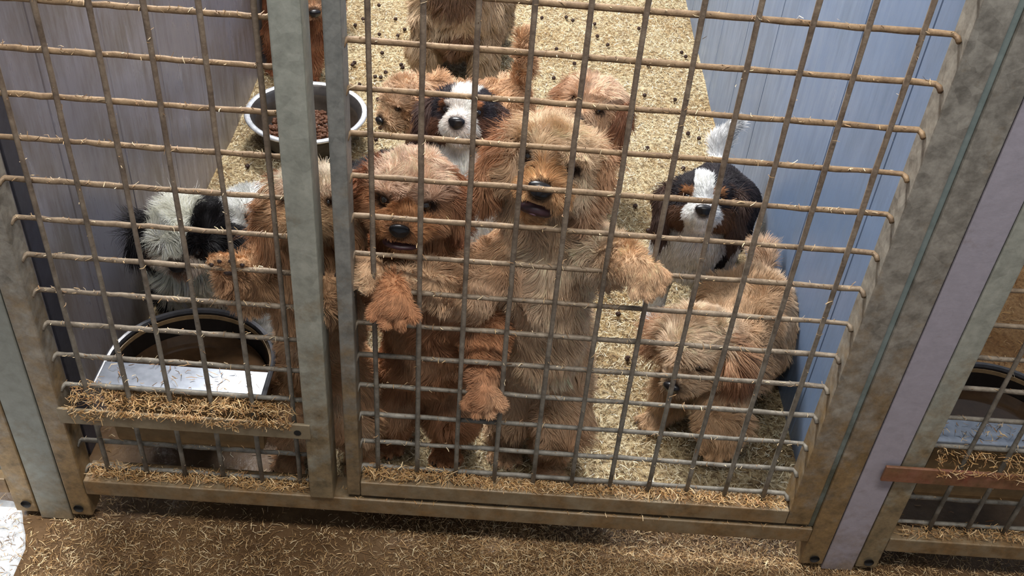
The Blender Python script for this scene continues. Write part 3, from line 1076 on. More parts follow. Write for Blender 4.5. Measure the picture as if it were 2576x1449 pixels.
        def colours(P, rg, jit):
            names = regname[rg]
            if hasattr(self, 'hc'):
                hl = ((P - self.hc) @ self.fr.T) / self.hs
            else:
                hl = np.full_like(P, 9.0)
            nz = vnoise(P, 42, seed + 90)
            cc = colfn(P, names, hl, nz)
            cc = cc * 1.16
            cc = cc * 0.87 + cc.mean(1)[:, None] * np.array([1.05, 0.99, 0.97]) * 0.13
            for ec, er in self.eyes:        # dark pigment of the eyelids
                de = np.linalg.norm(P - ec, axis=1) / er
                cc = lerpc(cc, lin((46, 30, 22)), 1 - sstep(de, 1.15, 1.9))
            if self.nosept is not None:
                de = np.linalg.norm(P - self.nosept, axis=1) / self.hs
                cc = lerpc(cc, lin((60, 42, 34)), (1 - sstep(de, 0.24, 0.34)) * 0.8)
            return np.clip(cc, 0.004, 0.9)
        vc = colours(V, reg, None)
        body = link(bpy.data.objects.new('body', mesh_np('body', V - org, F, M_SKIN, True, vc * 0.9)), root)
        # fur
        T = np.concatenate([F[:, [0, 1, 2]], F[:, [0, 2, 3]]])
        A, B, C_ = V[T[:, 0]], V[T[:, 1]], V[T[:, 2]]
        cr = np.cross(B - A, C_ - A)
        ar = np.linalg.norm(cr, axis=1) * 0.5
        fw = ar * np.where(np.isin(regname[reg[T[:, 0]]], ['skull', 'brow', 'muzzle', 'cheek', 'jaw', 'toe', 'paw']), 1.7, 1.0)
        N = int(fw.sum() * density)
        t = r.choice(len(T), N, p=fw / fw.sum())
        u, v = r.random(N), r.random(N)
        sw = u + v > 1
        u[sw], v[sw] = 1 - u[sw], 1 - v[sw]
        P = A[t] + u[:, None] * (B - A)[t] + v[:, None] * (C_ - A)[t]
        vn = np.zeros_like(V)
        for q in range(3):
            np.add.at(vn, T[:, q], cr)
        vn /= np.linalg.norm(vn, axis=1)[:, None] + 1e-12
        nr = vn[T[t, 0]] * (1 - u - v)[:, None] + vn[T[t, 1]] * u[:, None] + vn[T[t, 2]] * v[:, None]
        nr /= np.linalg.norm(nr, axis=1)[:, None] + 1e-12
        rg = reg[T[t, 0]]
        ok = np.ones(N, bool)
        for c, rad in self.clear:
            ok &= np.linalg.norm(P - c, axis=1) > rad
        P, nr, rg = P[ok], nr[ok], rg[ok]
        N = len(P)
        # smooth lengths and comb by distance weights between shapes
        dd = np.stack([self.sdf(p, P) for p in self.prims], 1)
        wgt = np.exp(-np.clip(dd, 0, 0.2) / 0.006)
        wgt /= wgt.sum(1)[:, None]
        Ls = wgt @ np.array([p['L'] for p in self.prims])
        cb = wgt @ np.stack([p['comb'] for p in self.prims])
        for c, rad in self.clear:
            dc = np.linalg.norm(P - c, axis=1)
            Ls *= np.clip((dc - rad) / 0.008, 0.42, 1)
            away = (P - c) / (dc[:, None] + 1e-9)
            cb += away * np.clip(1 - (dc - rad) / 0.005, 0, 1)[:, None] * 0.9
        Ls *= r.uniform(0.65, 1.15, N) * (1 + 0.2 * vnoise(P, 50, seed + 3)[:, 0])
        Ls = np.clip(Ls, 0.002, 0.06)
        K = 6
        tang = cb - nr * (cb * nr).sum(1)[:, None]
        d = nr * stand + tang * 0.9 + vnoise(P, wave, seed + 1) * curl * 0.6 + r.normal(0, 0.13, (N, 3))
        pts = np.zeros((N, K, 3))
        p = P - nr * 0.0003
        for kx in range(K):
            pts[:, kx] = p
            d = d / (np.linalg.norm(d, axis=1)[:, None] + 1e-9)
            out = (d * nr).sum(1)
            d -= nr * np.minimum(out - np.where(Ls < 0.012, 0.30, 0.16), 0)[:, None]
            p = p + d * (Ls / (K - 1))[:, None]
            d = d + np.array([0, 0, -1]) * grav * (Ls / 0.03)[:, None] + vnoise(p, wave * 1.6, seed + 2) * curl * 0.45
        # locks: strands of one cell are drawn together towards their tips
        cid = np.floor((P + vnoise(P, 80, seed + 4) * 0.002) / clump).astype(np.int64) + 1000
        key = cid[:, 0] * 4000000 + cid[:, 1] * 2000 + cid[:, 2]
        uq, inv, cn = np.unique(key, return_inverse=True, return_counts=True)
        inv = inv.ravel()
        for kx in range(1, K):
            mean = np.zeros((len(uq), 3))
            np.add.at(mean, inv, pts[:, kx])
            mean /= cn[:, None]
            wk = cf * (kx / (K - 1)) ** 1.2
            pull = (mean[inv] - pts[:, kx]) * (wk * np.clip(Ls / 0.02, 0.15, 1))[:, None]
            pull -= nr * np.minimum((pull * nr).sum(1), 0)[:, None]      # never drawn into the body
            bow = (np.linalg.norm(pull, axis=1) ** 2) / 0.03
            pts[:, kx] += pull + nr * np.minimum(bow, 0.004)[:, None]
        col = colours(P, rg, True)
        lockv = r.normal(0, 0.10, len(uq))[inv]
        jit = np.where(Ls < 0.012, 0.20, 0.10)
        fleck = vnoise(P, 260, seed + 7)[:, 0] * np.where(Ls < 0.012, 0.11, 0.04)
        col = col * np.clip(1 + r.normal(0, 1, N) * jit + lockv + fleck, 0.4, 1.6)[:, None]
        hc_ = bpy.data.hair_curves.new('fur')
        hc_.add_curves([K] * N)
        hc_.attributes['position'].data.foreach_set('vector', (pts - org).astype(np.float32).ravel())
        ra = hc_.attributes.get('radius') or hc_.attributes.new('radius', 'FLOAT', 'POINT')
        tp = thick * np.array([1.0, 1.0, 0.95, 0.8, 0.55, 0.2])
        fine = np.where(np.isin(regname[rg], ['skull', 'brow', 'muzzle', 'cheek', 'jaw', 'toe', 'paw']), 0.75, 1.0)
        ra.data.foreach_set('value', (fine[:, None] * tp[None]).astype(np.float32).ravel())
        ca = hc_.attributes.new('col', 'FLOAT_COLOR', 'CURVE')
        c4 = np.ones((N, 4), np.float32)
        c4[:, :3] = np.clip(col, 0.003, 0.92)
        ca.data.foreach_set('color', c4.ravel())
        hc_.materials.append(M_FUR)
        fu = link(bpy.data.objects.new('fur', hc_), root)
        fu['kind'] = 'stuff'
        made = {}
        for nm, me, pos, rot, lb, par in self.parts:
            po = link(bpy.data.objects.new(nm, me), made.get(par, root) if par else root)
            Mw = Matrix.Translation(Vector(pos)) @ Matrix([list(map(float, rw)) for rw in rot]).to_4x4()
            base = Matrix.Translation(Vector(org))
            if par:
                base = base @ made[par].matrix_basis
            po.matrix_basis = base.inverted() @ Mw
            made[nm] = po
            if lb:
                po['label'] = lb
        return root


def sstep(x, a, b):
    t = np.clip((x - a) / (b - a), 0, 1)
    return t * t * (3 - 2 * t)


def lerpc(a, b, t):
    return a * (1 - t[:, None]) + b * t[:, None]


def solid(base, light, dark, ear, muz, lit_crown=None, chest=None):
    """single-coloured curly coat with paler and darker locks"""
    base, light, dark, ear, muz = map(lin, (base, light, dark, ear, muz))
    lit_crown = lin(lit_crown) if lit_crown is not None else None
    chest = lin(chest) if chest is not None else None

    def fn(P, nm, hl, nz):
        c = np.tile(base, (len(P), 1))
        if chest is not None:
            m = np.isin(nm, ['chest', 'belly'])
            c[m] = chest
        c = lerpc(c, light, sstep(nz[:, 0], 0.2, 1.6) * 0.55)
        c = lerpc(c, dark, sstep(nz[:, 1], 0.3, 1.7) * 0.5)
        m = np.isin(nm, ['ear']).astype(float)
        c = lerpc(c, ear, m * (0.75 + 0.2 * np.sign(nz[:, 2])))
        m = np.isin(nm, ['muzzle', 'jaw']).astype(float)
        c = lerpc(c, muz, m * 0.85)
        if lit_crown is not None:  # top of the head paled: overhead light put into the coat colour
            m = (np.isin(nm, ['skull', 'brow'])).astype(float) * sstep(hl[:, 2], 0.1, 0.7)
            c = lerpc(c, lit_crown, m * 0.8)
        return c
    return fn


def tricolour(white, black, tan, wide=0.26, bodydark=True):
    white, black, tan = map(lin, (white, black, tan))

    def fn(P, nm, hl, nz):
        c = np.tile(white, (len(P), 1))
        j = nz[:, 0] * 0.06
        skull = np.isin(nm, ['skull', 'brow', 'cheek', 'muzzle', 'jaw'])
        ax = np.abs(hl[:, 0]) + j
        dark = skull & (ax > wide + 0.04 * np.clip(hl[:, 2], -1, 1)) & (hl[:, 2] > -0.30 + j) & (hl[:, 1] < 0.95 + j)
        dark |= (nm == 'cheek') & (ax > 0.34)
        c[dark] = black
        low = dark & (hl[:, 2] < 0.02 + j) & (hl[:, 1] > 0.1)
        c[low] = black * 0.55 + tan * 0.28
        tn = dark & (hl[:, 2] > 0.24 + j) & (hl[:, 2] < 0.56 + j) & (hl[:, 1] > 0.60) & (ax < 0.62)
        c[tn] = tan
        ear = nm == 'ear'
        c[ear] = black * 0.7 + tan * 0.12
        if bodydark:
            bd = np.isin(nm, ['body', 'saddle'])
            c[bd] = black
        return np.clip(c * (1 + nz[:, 1:2] * 0.06), 0.004, 0.9)
    return fn


ap = lambda *a: np.array(a, float)

# --- tall apricot puppy standing upright with both forelegs spread along the wire
d = Pup('tall apricot puppy standing upright at the gate with forelegs spread and mouth open', h=0.0034)
d.cap((0.205, 0.150, 0.205), (0.192, 0.105, 0.405), 0.050, 0.056, 'chest', 0.024, (0, -0.1, -1))
d.cap((0.200, 0.105, 0.250), (0.190, 0.082, 0.385), 0.042, 0.044, 'belly', 0.022, (0, 0, -1))
d.cap((0.192, 0.112, 0.400), (0.184, 0.105, 0.500), 0.056, 0.046, 'chest', 0.026, (0, 0, -1))
W = d.head((0.184, 0.092, 0.549), (-0.13, -0.90, 0.25), (0.22, 0.3, 1), 0.0490, open_mouth=0.8, fl=0.95, muzr=0.98, mlen=1.0, nose=0.88, eye=0.150, earlen=1.45, earspread=0.95, eyez=0.27)
d.limb([(0.228, 0.100, 0.425), (0.252, 0.062, 0.446), (0.266, 0.020, 0.478)], [0.032, 0.026, 0.020], 'leg', 0.013, (0.6, -0.3, -0.6))
d.limb([(0.266, 0.020, 0.478), (0.280, -0.006, 0.489)], [0.020, 0.017], 'leg', 0.009, (0.5, -0.6, -0.3))
d.paw((0.291, -0.014, 0.486), (0.50, -0.45, -0.62), (0.2, -0.75, 0.6), 0.0190)
d.limb([(0.152, 0.095, 0.418), (0.100, 0.052, 0.393), (0.030, 0.022, 0.424)], [0.034, 0.029, 0.020], 'leg', 0.015, (-0.6, -0.2, -0.7))
d.paw((-0.006, 0.006, 0.449), (-0.8, -0.4, -0.3), (0.1, -0.7, 0.7), 0.0175)
d.limb([(0.226, 0.150, 0.200), (0.236, 0.108, 0.125), (0.232, 0.150, 0.058), (0.232, 0.126, 0.016)], [0.046, 0.036, 0.024, 0.017], 'leg', 0.020, (0, 0, -1))
d.paw((0.232, 0.108, 0.016), (0.05, -1, -0.05), (0, 0, 1), 0.019)
d.limb([(0.180, 0.165, 0.200), (0.170, 0.135, 0.125), (0.168, 0.180, 0.060), (0.167, 0.158, 0.016)], [0.046, 0.035, 0.024, 0.017], 'leg', 0.020, (0, 0, -1))
d.paw((0.167, 0.140, 0.016), (-0.1, -1, -0.05), (0, 0, 1), 0.019)
d.cap((0.205, 0.190, 0.180), (0.225, 0.255, 0.150), 0.018, 0.010, 'tail', 0.026)
d.build(solid((214, 174, 132), (238, 214, 182), (180, 126, 80), (182, 126, 82), (214, 160, 102), (234, 200, 160), (220, 184, 144)), seed=101)

# --- rust puppy beside it
d = Pup('rust-red curly puppy upright at the gate with one paw through the wire under its chin', h=0.0034)
d.cap((0.055, 0.155, 0.175), (0.052, 0.100, 0.350), 0.050, 0.054, 'body', 0.026, (0, -0.1, -1))
d.cap((0.060, 0.105, 0.220), (0.062, 0.082, 0.330), 0.038, 0.040, 'belly', 0.024, (0, 0, -1))
d.cap((0.050, 0.105, 0.350), (0.036, 0.102, 0.450), 0.052, 0.042, 'body', 0.026, (0, 0, -1))
W = d.head((0.031, 0.082, 0.503), (-0.06, -0.97, 0.06), (0.04, 0.1, 1), 0.0460, open_mouth=0.40, fl=0.92, muzr=1.02, mlen=0.90, mouthz=-0.60, jaw=0.10, nose=0.78, eye=0.165, earlen=1.05, earspread=1.04)
d.limb([(0.018, 0.088, 0.385), (0.010, 0.045, 0.388), (0.018, 0.004, 0.424)], [0.032, 0.026, 0.020], 'leg', 0.012, (0, -0.4, -0.8))
d.paw((0.022, -0.016, 0.424), (0.05, -0.45, -0.85), (0, -0.85, 0.5), 0.0215)
d.limb([(0.090, 0.090, 0.365), (0.128, 0.060, 0.325), (0.128, 0.014, 0.298)], [0.034, 0.028, 0.021], 'leg', 0.013, (0, -0.2, -0.9))
d.paw((0.129, -0.010, 0.283), (0.03, -0.35, -0.95), (0, -0.85, 0.45), 0.0205)
d.limb([(0.078, 0.150, 0.175), (0.090, 0.118, 0.110), (0.082, 0.170, 0.055), (0.080, 0.150, 0.016)], [0.044, 0.034, 0.022, 0.017], 'leg', 0.020, (0, 0, -1))
d.paw((0.080, 0.132, 0.016), (0.05, -1, -0.05), (0, 0, 1), 0.0185)
d.limb([(0.030, 0.155, 0.175), (0.004, 0.130, 0.110), (-0.002, 0.172, 0.055), (-0.004, 0.160, 0.016)], [0.044, 0.034, 0.022, 0.017], 'leg', 0.020, (0, 0, -1))
d.paw((-0.006, 0.142, 0.016), (-0.1, -1, -0.05), (0, 0, 1), 0.0185)
d.cap((0.055, 0.195, 0.165), (0.040, 0.260, 0.150), 0.017, 0.010, 'tail', 0.026)
d.build(solid((190, 132, 86), (220, 176, 132), (148, 92, 52), (138, 84, 50), (208, 146, 90), (238, 204, 176)), seed=102)

# --- apricot puppy half hidden by the panel's steel upright
d = Pup('apricot puppy behind the steel upright raising a paw with dark pads', h=0.0034)
d.cap((-0.088, 0.125, 0.180), (-0.092, 0.092, 0.360), 0.046, 0.050, 'body', 0.026, (0, -0.1, -1))
d.cap((-0.090, 0.090, 0.220), (-0.092, 0.075, 0.340), 0.036, 0.038, 'belly', 0.024, (0, 0, -1))
d.cap((-0.092, 0.095, 0.360), (-0.086, 0.100, 0.440), 0.050, 0.042, 'body', 0.026, (0, 0, -1))
W = d.head((-0.080, 0.088, 0.474), (0.02, -0.85, 0.42), (-0.02, 0.4, 1), 0.0440, open_mouth=0.0, fl=0.9, mlen=0.95, eye=0.12, earlen=1.6, earspread=0.86)
d.limb([(-0.128, 0.085, 0.370), (-0.154, 0.055, 0.374), (-0.158, 0.022, 0.418)], [0.032, 0.026, 0.017], 'leg', 0.016, (-0.3, -0.3, -0.8))
d.paw((-0.160, 0.010, 0.438), (-0.10, -0.35, 1), (0, 1, 0.25), 0.0165, pads=True, L=0.010)
d.limb([(-0.058, 0.085, 0.370), (-0.052, 0.050, 0.355), (-0.050, 0.014, 0.400)], [0.030, 0.024, 0.018], 'leg', 0.020, (0, -0.3, -0.8))
d.paw((-0.049, 0.004, 0.418), (0, -0.2, 1), (0, -1, -0.1), 0.017)
d.limb([(-0.115, 0.120, 0.180), (-0.130, 0.085, 0.115), (-0.138, 0.135, 0.055), (-0.140, 0.112, 0.016)], [0.042, 0.034, 0.022, 0.017], 'leg', 0.020, (0, 0, -1))
d.paw((-0.140, 0.094, 0.016), (-0.1, -1, -0.05), (0, 0, 1), 0.0185)
d.limb([(-0.062, 0.122, 0.180), (-0.046, 0.090, 0.115), (-0.040, 0.140, 0.055), (-0.038, 0.118, 0.016)], [0.042, 0.034, 0.022, 0.017], 'leg', 0.020, (0, 0, -1))
d.paw((-0.037, 0.100, 0.016), (0.1, -1, -0.05), (0, 0, 1), 0.0185)
d.cap((-0.088, 0.165, 0.165), (-0.085, 0.225, 0.140), 0.016, 0.010, 'tail', 0.024)
d.build(solid((206, 160, 114), (234, 206, 170), (168, 114, 70), (152, 98, 60), (214, 176, 132), (240, 214, 190)), seed=103)


# --- black-and-white shaggy puppy over the trough
def shaggy(P, nm, hl, nz):
    white, black, tan = lin((240, 226, 208)), lin((24, 21, 24)), lin((142, 96, 60))
    c = np.tile(white, (len(P), 1))
    j = nz[:, 0] * 0.05
    head = np.isin(nm, ['skull', 'brow', 'cheek'])
    c[head & (hl[:, 0] > 0.16 + j) & (hl[:, 2] > -0.45)] = black         # patch over the dog's own left eye
    c[head & (hl[:, 0] < -0.84 + j) & (hl[:, 1] < 0.1)] = black
    c[nm == 'ear'] = black
    m = np.isin(nm, ['muzzle', 'jaw', 'cheek']) & (hl[:, 0] < 0.45 + j) & (hl[:, 2] < 0.12 + j)
    c = lerpc(c, tan, m * (0.55 + 0.3 * np.sign(nz[:, 1])))
    c[nm == 'body'] = black
    return c


d = Pup('shaggy black-and-white puppy peering over the water trough')
d.cap((-0.350, 0.420, 0.150), (-0.300, 0.285, 0.175), 0.055, 0.055, 'body', 0.028, (0.2, 0.4, -1))
d.cap((-0.300, 0.285, 0.185), (-0.286, 0.240, 0.265), 0.054, 0.044, 'chest', 0.028, (0, 0, -1))
d.cap((-0.290, 0.245, 0.250), (-0.284, 0.235, 0.310), 0.042, 0.040, 'chest', 0.028, (0, 0, -1))
W = d.head((-0.277, 0.213, 0.318), (0.0, -0.97, 0.0), (0.10, 0.15, 1), 0.0455, fl=1.45, muzr=0.98, mlen=0.62, eye=0.12, nose=0.75, earlen=1.05, earspread=1.12, eyez=0.1)
for (x, y) in ((-0.330, 0.262), (-0.262, 0.262)):
    d.limb([(x + 0.005, y + 0.02, 0.160), (x, y + 0.015, 0.080), (x, y, 0.016)], [0.030, 0.022, 0.017], 'leg', 0.018, (0, 0, -1))
    d.paw((x, y - 0.012, 0.016), (0, -1, -0.05), (0, 0, 1), 0.018)
for (x, y) in ((-0.385, 0.440), (-0.312, 0.455)):
    d.limb([(x + 0.01, y - 0.01, 0.140), (x, y - 0.025, 0.090), (x, y + 0.018, 0.050), (x, y, 0.016)], [0.040, 0.030, 0.020, 0.017], 'leg', 0.018, (0, 0, -1))
    d.paw((x, y - 0.014, 0.016), (0, -1, -0.05), (0, 0, 1), 0.018)
d.cap((-0.365, 0.460, 0.140), (-0.370, 0.520, 0.105), 0.015, 0.009, 'body', 0.024)
d.build(shaggy, seed=104, curl=0.5, grav=0.30, clump=0.010)


# --- white-faced puppy with a black eye patch and a black back
def patch(P, nm, hl, nz):
    white, black = lin((232, 228, 222)), lin((20, 20, 24))
    c = np.tile(white, (len(P), 1))
    j = nz[:, 0] * 0.05
    c[np.isin(nm, ['skull', 'brow', 'cheek']) & (np.abs(hl[:, 0]) > 0.26 + j) & (np.abs(hl[:, 2] - 0.1) < 0.36) & (hl[:, 1] > 0.2)] = black
    c[np.isin(nm, ['body', 'ear'])] = black
    return c


d = Pup('black-backed puppy with a white face and dark eye patch behind the raised paw')
d.cap((-0.060, 0.610, 0.140), (-0.150, 0.480, 0.150), 0.060, 0.060, 'body', 0.022, (0.6, 0.6, -0.6))
d.cap((-0.150, 0.480, 0.150), (-0.195, 0.415, 0.170), 0.060, 0.050, 'body', 0.022, (0.4, 0.4, -0.8))
d.cap((-0.198, 0.405, 0.160), (-0.222, 0.365, 0.230), 0.046, 0.038, 'chest', 0.020, (0, 0, -1))
W = d.head((-0.232, 0.350, 0.254), (-0.25, -0.80, 0.25), (0, 0.3, 1), 0.043, fl=0.75, eye=0.15, earlen=0.8, earspread=0.95)
for (x, y) in ((-0.235, 0.385), (-0.165, 0.385)):
    d.limb([(x + 0.01, y + 0.025, 0.150), (x, y + 0.015, 0.080), (x, y, 0.016)], [0.032, 0.023, 0.016], 'leg', 0.014, (0, 0, -1))
    d.paw((x, y - 0.012, 0.016), (-0.3, -1, -0.05), (0, 0, 1), 0.0175)
for (x, y) in ((-0.100, 0.640), (-0.030, 0.605)):
    d.limb([(x, y - 0.01, 0.130), (x - 0.01, y - 0.03, 0.085), (x, y + 0.018, 0.048), (x, y, 0.016)], [0.042, 0.030, 0.020, 0.016], 'body', 0.016, (0, 0, -1))
    d.paw((x - 0.006, y - 0.012, 0.016), (-0.5, -1, -0.05), (0, 0, 1), 0.0175)
d.cap((-0.040, 0.650, 0.165), (0.000, 0.705, 0.190), 0.015, 0.008, 'body', 0.024)
d.build(patch, seed=105, curl=0.35, density=22e4, thick=0.00032)

# --- tricolour puppy looking straight up behind the apricot one
d = Pup('tricolour puppy with a white blaze looking up between the rust and the tall apricot puppy')
d.cap((0.085, 0.640, 0.090), (0.068, 0.575, 0.200), 0.066, 0.058, 'saddle', 0.012, (0, 0.3, -1))
d.cap((0.066, 0.565, 0.110), (0.064, 0.550, 0.240), 0.050, 0.048, 'chest', 0.012, (0, 0, -1))
d.cap((0.064, 0.555, 0.230), (0.066, 0.566, 0.298), 0.046, 0.038, 'chest', 0.011, (0, 0, -1))
W = d.head((0.068, 0.560, 0.326), (-0.10, -0.78, 0.42), (0.05, 0.55, 0.8), 0.0500, fl=0.62, muzr=1.08, mlen=1.05, nose=0.8, eye=0.15, earlen=1.1, earspread=1.05)
for (x, y) in ((0.035, 0.525), (0.098, 0.525)):
    d.limb([(x + 0.004, y + 0.035, 0.180), (x, y + 0.012, 0.090), (x, y, 0.016)], [0.034, 0.023, 0.016], 'leg', 0.010, (0, 0, -1))
    d.paw((x, y - 0.012, 0.016), (0, -1, -0.05), (0, 0, 1), 0.0175)
for (x, y) in ((0.030, 0.640), (0.140, 0.640)):
    d.limb([(x, y + 0.01, 0.080), (x, y - 0.045, 0.060), (x, y - 0.040, 0.018)], [0.050, 0.034, 0.017], 'leg', 0.010, (0, 0, -1))
    d.paw((x, y - 0.055, 0.016), (0, -1, -0.05), (0, 0, 1), 0.0175)
d.cap((0.085, 0.690, 0.050), (0.110, 0.745, 0.030), 0.014, 0.008, 'tail', 0.014)
d.build(tricolour((236, 224, 214), (46, 40, 46), (168, 106, 62), 0.30), seed=106, curl=0.18, cf=0.35, density=22e4, thick=0.00032, stand=0.3)

# --- tan puppy bounding behind, ear swinging
d = Pup('tan fluffy puppy behind the tall apricot one with a dark hanging ear')
d.cap((0.165, 0.755, 0.130), (0.255, 0.825, 0.145), 0.056, 0.056, 'body', 0.026, (-0.5, -0.5, -0.7))
d.cap((0.255, 0.825, 0.150), (0.285, 0.838, 0.190), 0.050, 0.040, 'chest', 0.024, (0, 0, -1))
W = d.head((0.298, 0.850, 0.205), (-0.46, -0.86, 0.10), (0.28, 0.3, 1), 0.0480, fl=1.2, muzr=1.0, mlen=0.85, eye=0.15, earlen=2.1, earspread=1.08)
for (x, y) in ((0.245, 0.795), (0.315, 0.815)):
    d.limb([(x, y + 0.01, 0.130), (x, y + 0.010, 0.070), (x, y, 0.016)], [0.032, 0.024, 0.017], 'leg', 0.018, (0, 0, -1))
    d.paw((x, y - 0.012, 0.016), (-0.2, -1, -0.05), (0, 0, 1), 0.018)
for (x, y) in ((0.135, 0.790), (0.185, 0.715)):
    d.limb([(x + 0.01, y, 0.120), (x + 0.01, y - 0.005, 0.080), (x, y + 0.015, 0.048), (x, y, 0.016)], [0.040, 0.030, 0.020, 0.017], 'leg', 0.018, (0, 0, -1))
    d.paw((x + 0.005, y - 0.012, 0.016), (0.2, -1, -0.05), (0, 0, 1), 0.018)
d.cap((0.140, 0.735, 0.155), (0.100, 0.705, 0.185), 0.015, 0.009, 'tail', 0.026)
d.build(solid((202, 156, 114), (232, 200, 168), (164, 110, 68), (134, 82, 50), (212, 174, 138), (230, 194, 162)), seed=107, density=18e4, thick=0.00040)

# --- tricolour puppy by the blue-grey wall
d = Pup('tricolour puppy with dark ears and a white chest beside the blue-grey wall')
d.cap((0.512, 0.640, 0.160), (0.465, 0.500, 0.165), 0.056, 0.058, 'saddle', 0.010, (0.1, 0.5, -0.8))
d.cap((0.456, 0.495, 0.140), (0.450, 0.470, 0.205), 0.052, 0.050, 'chest', 0.010, (0, 0, -1))
d.cap((0.452, 0.478, 0.190), (0.446, 0.462, 0.245), 0.048, 0.040, 'chest', 0.010, (0, 0, -1))
W = d.head((0.443, 0.452, 0.268), (-0.10, -0.78, 0.46), (0, 0.5, 1), 0.0480, fl=0.62, muzr=0.98, mlen=0.95, nose=0.85, eye=0.14, earlen=1.55, earspread=1.02)
for (x, y) in ((0.412, 0.488), (0.492, 0.478)):
    d.limb([(x + 0.008, y + 0.015, 0.160), (x, y + 0.012, 0.085), (x, y, 0.016)], [0.032, 0.022, 0.016], 'leg', 0.009, (0, 0, -1))
    d.paw((x, y - 0.012, 0.016), (-0.1, -1, -0.05), (0, 0, 1), 0.0175)
for (x, y) in ((0.478, 0.655), (0.552, 0.650)):
    d.limb([(x, y - 0.01, 0.150), (x, y - 0.025, 0.090), (x, y + 0.018, 0.050), (x, y, 0.016)], [0.040, 0.030, 0.019, 0.016], 'saddle', 0.009, (0, 0, -1))
    d.paw((x, y - 0.012, 0.016), (0, -1, -0.05), (0, 0, 1), 0.0175)
d.cap((0.514, 0.680, 0.185), (0.518, 0.715, 0.225), 0.016, 0.014, 'tail', 0.014)
d.cap((0.518, 0.715, 0.225), (0.536, 0.715, 0.262), 0.014, 0.010, 'tail', 0.018)
d.build(tricolour((238, 232, 226), (40, 34, 38), (172, 116, 68), 0.24), seed=108, curl=0.18, cf=0.35, density=22e4, thick=0.00032, stand=0.3)

# --- tan puppy low down by the gate, head turned along the wire
d = Pup('tan curly puppy crouched low inside the gate near the blue-grey wall')
d.cap((0.545, 0.370, 0.130), (0.490, 0.275, 0.130), 0.058, 0.058, 'body', 0.028, (0.3, 0.6, -0.7))
d.cap((0.490, 0.275, 0.130), (0.450, 0.235, 0.155), 0.054, 0.044, 'chest', 0.026, (0, 0.2, -1))
W = d.head((0.432, 0.222, 0.178), (-0.55, -0.80, -0.28), (-0.05, 0.2, 1), 0.0500, fl=1.2, muzr=1.02, mlen=0.95, eye=0.13, earlen=1.3, earspread=1.0)
d.limb([(0.482, 0.225, 0.115), (0.478, 0.180, 0.085), (0.470, 0.155, 0.075)], [0.036, 0.032, 0.026], 'leg', 0.022, (0, -0.3, -0.9))
d.paw((0.468, 0.140, 0.065), (-0.05, -0.6, -0.8), (0, -0.8, 0.6), 0.020)
d.limb([(0.440, 0.255, 0.110), (0.415, 0.245, 0.060), (0.402, 0.235, 0.018)], [0.034, 0.026, 0.018], 'leg', 0.020, (0, 0, -1))
d.paw((0.394, 0.224, 0.016), (-0.6, -0.8, -0.05), (0, 0, 1), 0.0195)
for (x, y) in ((0.505, 0.400), (0.570, 0.365)):
    d.limb([(x, y - 0.01, 0.120), (x - 0.005, y - 0.04, 0.080), (x, y + 0.012, 0.045), (x, y, 0.016)], [0.044, 0.034, 0.021, 0.017], 'leg', 0.020, (0, 0, -1))
    d.paw((x - 0.008, y - 0.014, 0.016), (-0.4, -1, -0.05), (0, 0, 1), 0.0185)
d.cap((0.560, 0.410, 0.150), (0.565, 0.470, 0.175), 0.016, 0.010, 'tail', 0.028)
d.build(solid((204, 166, 124), (236, 214, 186), (172, 124, 82), (164, 110, 72), (212, 180, 144), (234, 204, 170)), seed=109)

# --- tan puppy further back, tail up, face turned to the bowl
d = Pup('tan puppy with its tail raised standing behind the upward-looking tricolour puppy')
d.cap((0.130, 0.945, 0.132), (-0.010, 0.905, 0.128), 0.050, 0.050, 'body', 0.020, (0.8, 0.1, -0.7))
d.cap((-0.010, 0.905, 0.150), (-0.040, 0.890, 0.165), 0.052, 0.042, 'chest', 0.024, (0, 0, -1))
W = d.head((-0.056, 0.876, 0.168), (-0.70, -0.60, -0.25), (0, 0.2, 1), 0.0440, fl=1.2, eye=0.13, earlen=1.2, earspread=1.0)
for (x, y) in ((-0.030, 0.865), (-0.005, 0.935)):
    d.limb([(x, y + 0.01, 0.130), (x, y + 0.010, 0.070), (x, y, 0.016)], [0.032, 0.024, 0.017], 'leg', 0.018, (0, 0, -1))
    d.paw((x - 0.008, y - 0.012, 0.016), (-0.6, -1, -0.05), (0, 0, 1), 0.018)
for (x, y) in ((0.130, 0.910), (0.140, 0.985)):
    d.limb([(x, y, 0.130), (x - 0.02, y, 0.085), (x + 0.018, y, 0.050), (x, y, 0.016)], [0.042, 0.030, 0.020, 0.017], 'leg', 0.018, (0, 0, -1))
    d.paw((x - 0.012, y - 0.006, 0.016), (-1, -0.4, -0.05), (0, 0, 1), 0.018)
d.cap((0.155, 0.955, 0.180), (0.164, 0.940, 0.225), 0.017, 0.014, 'tail', 0.018, (0, 0, 1))
d.cap((0.164, 0.940, 0.225), (0.156, 0.935, 0.292), 0.014, 0.010, 'tail', 0.020, (0, 0, 1))
d.build(solid((190, 146, 104), (222, 190, 152), (142, 88, 52), (160, 110, 70), (214, 176, 136), (222, 186, 150)), seed=110, density=14e4, thick=0.00048)

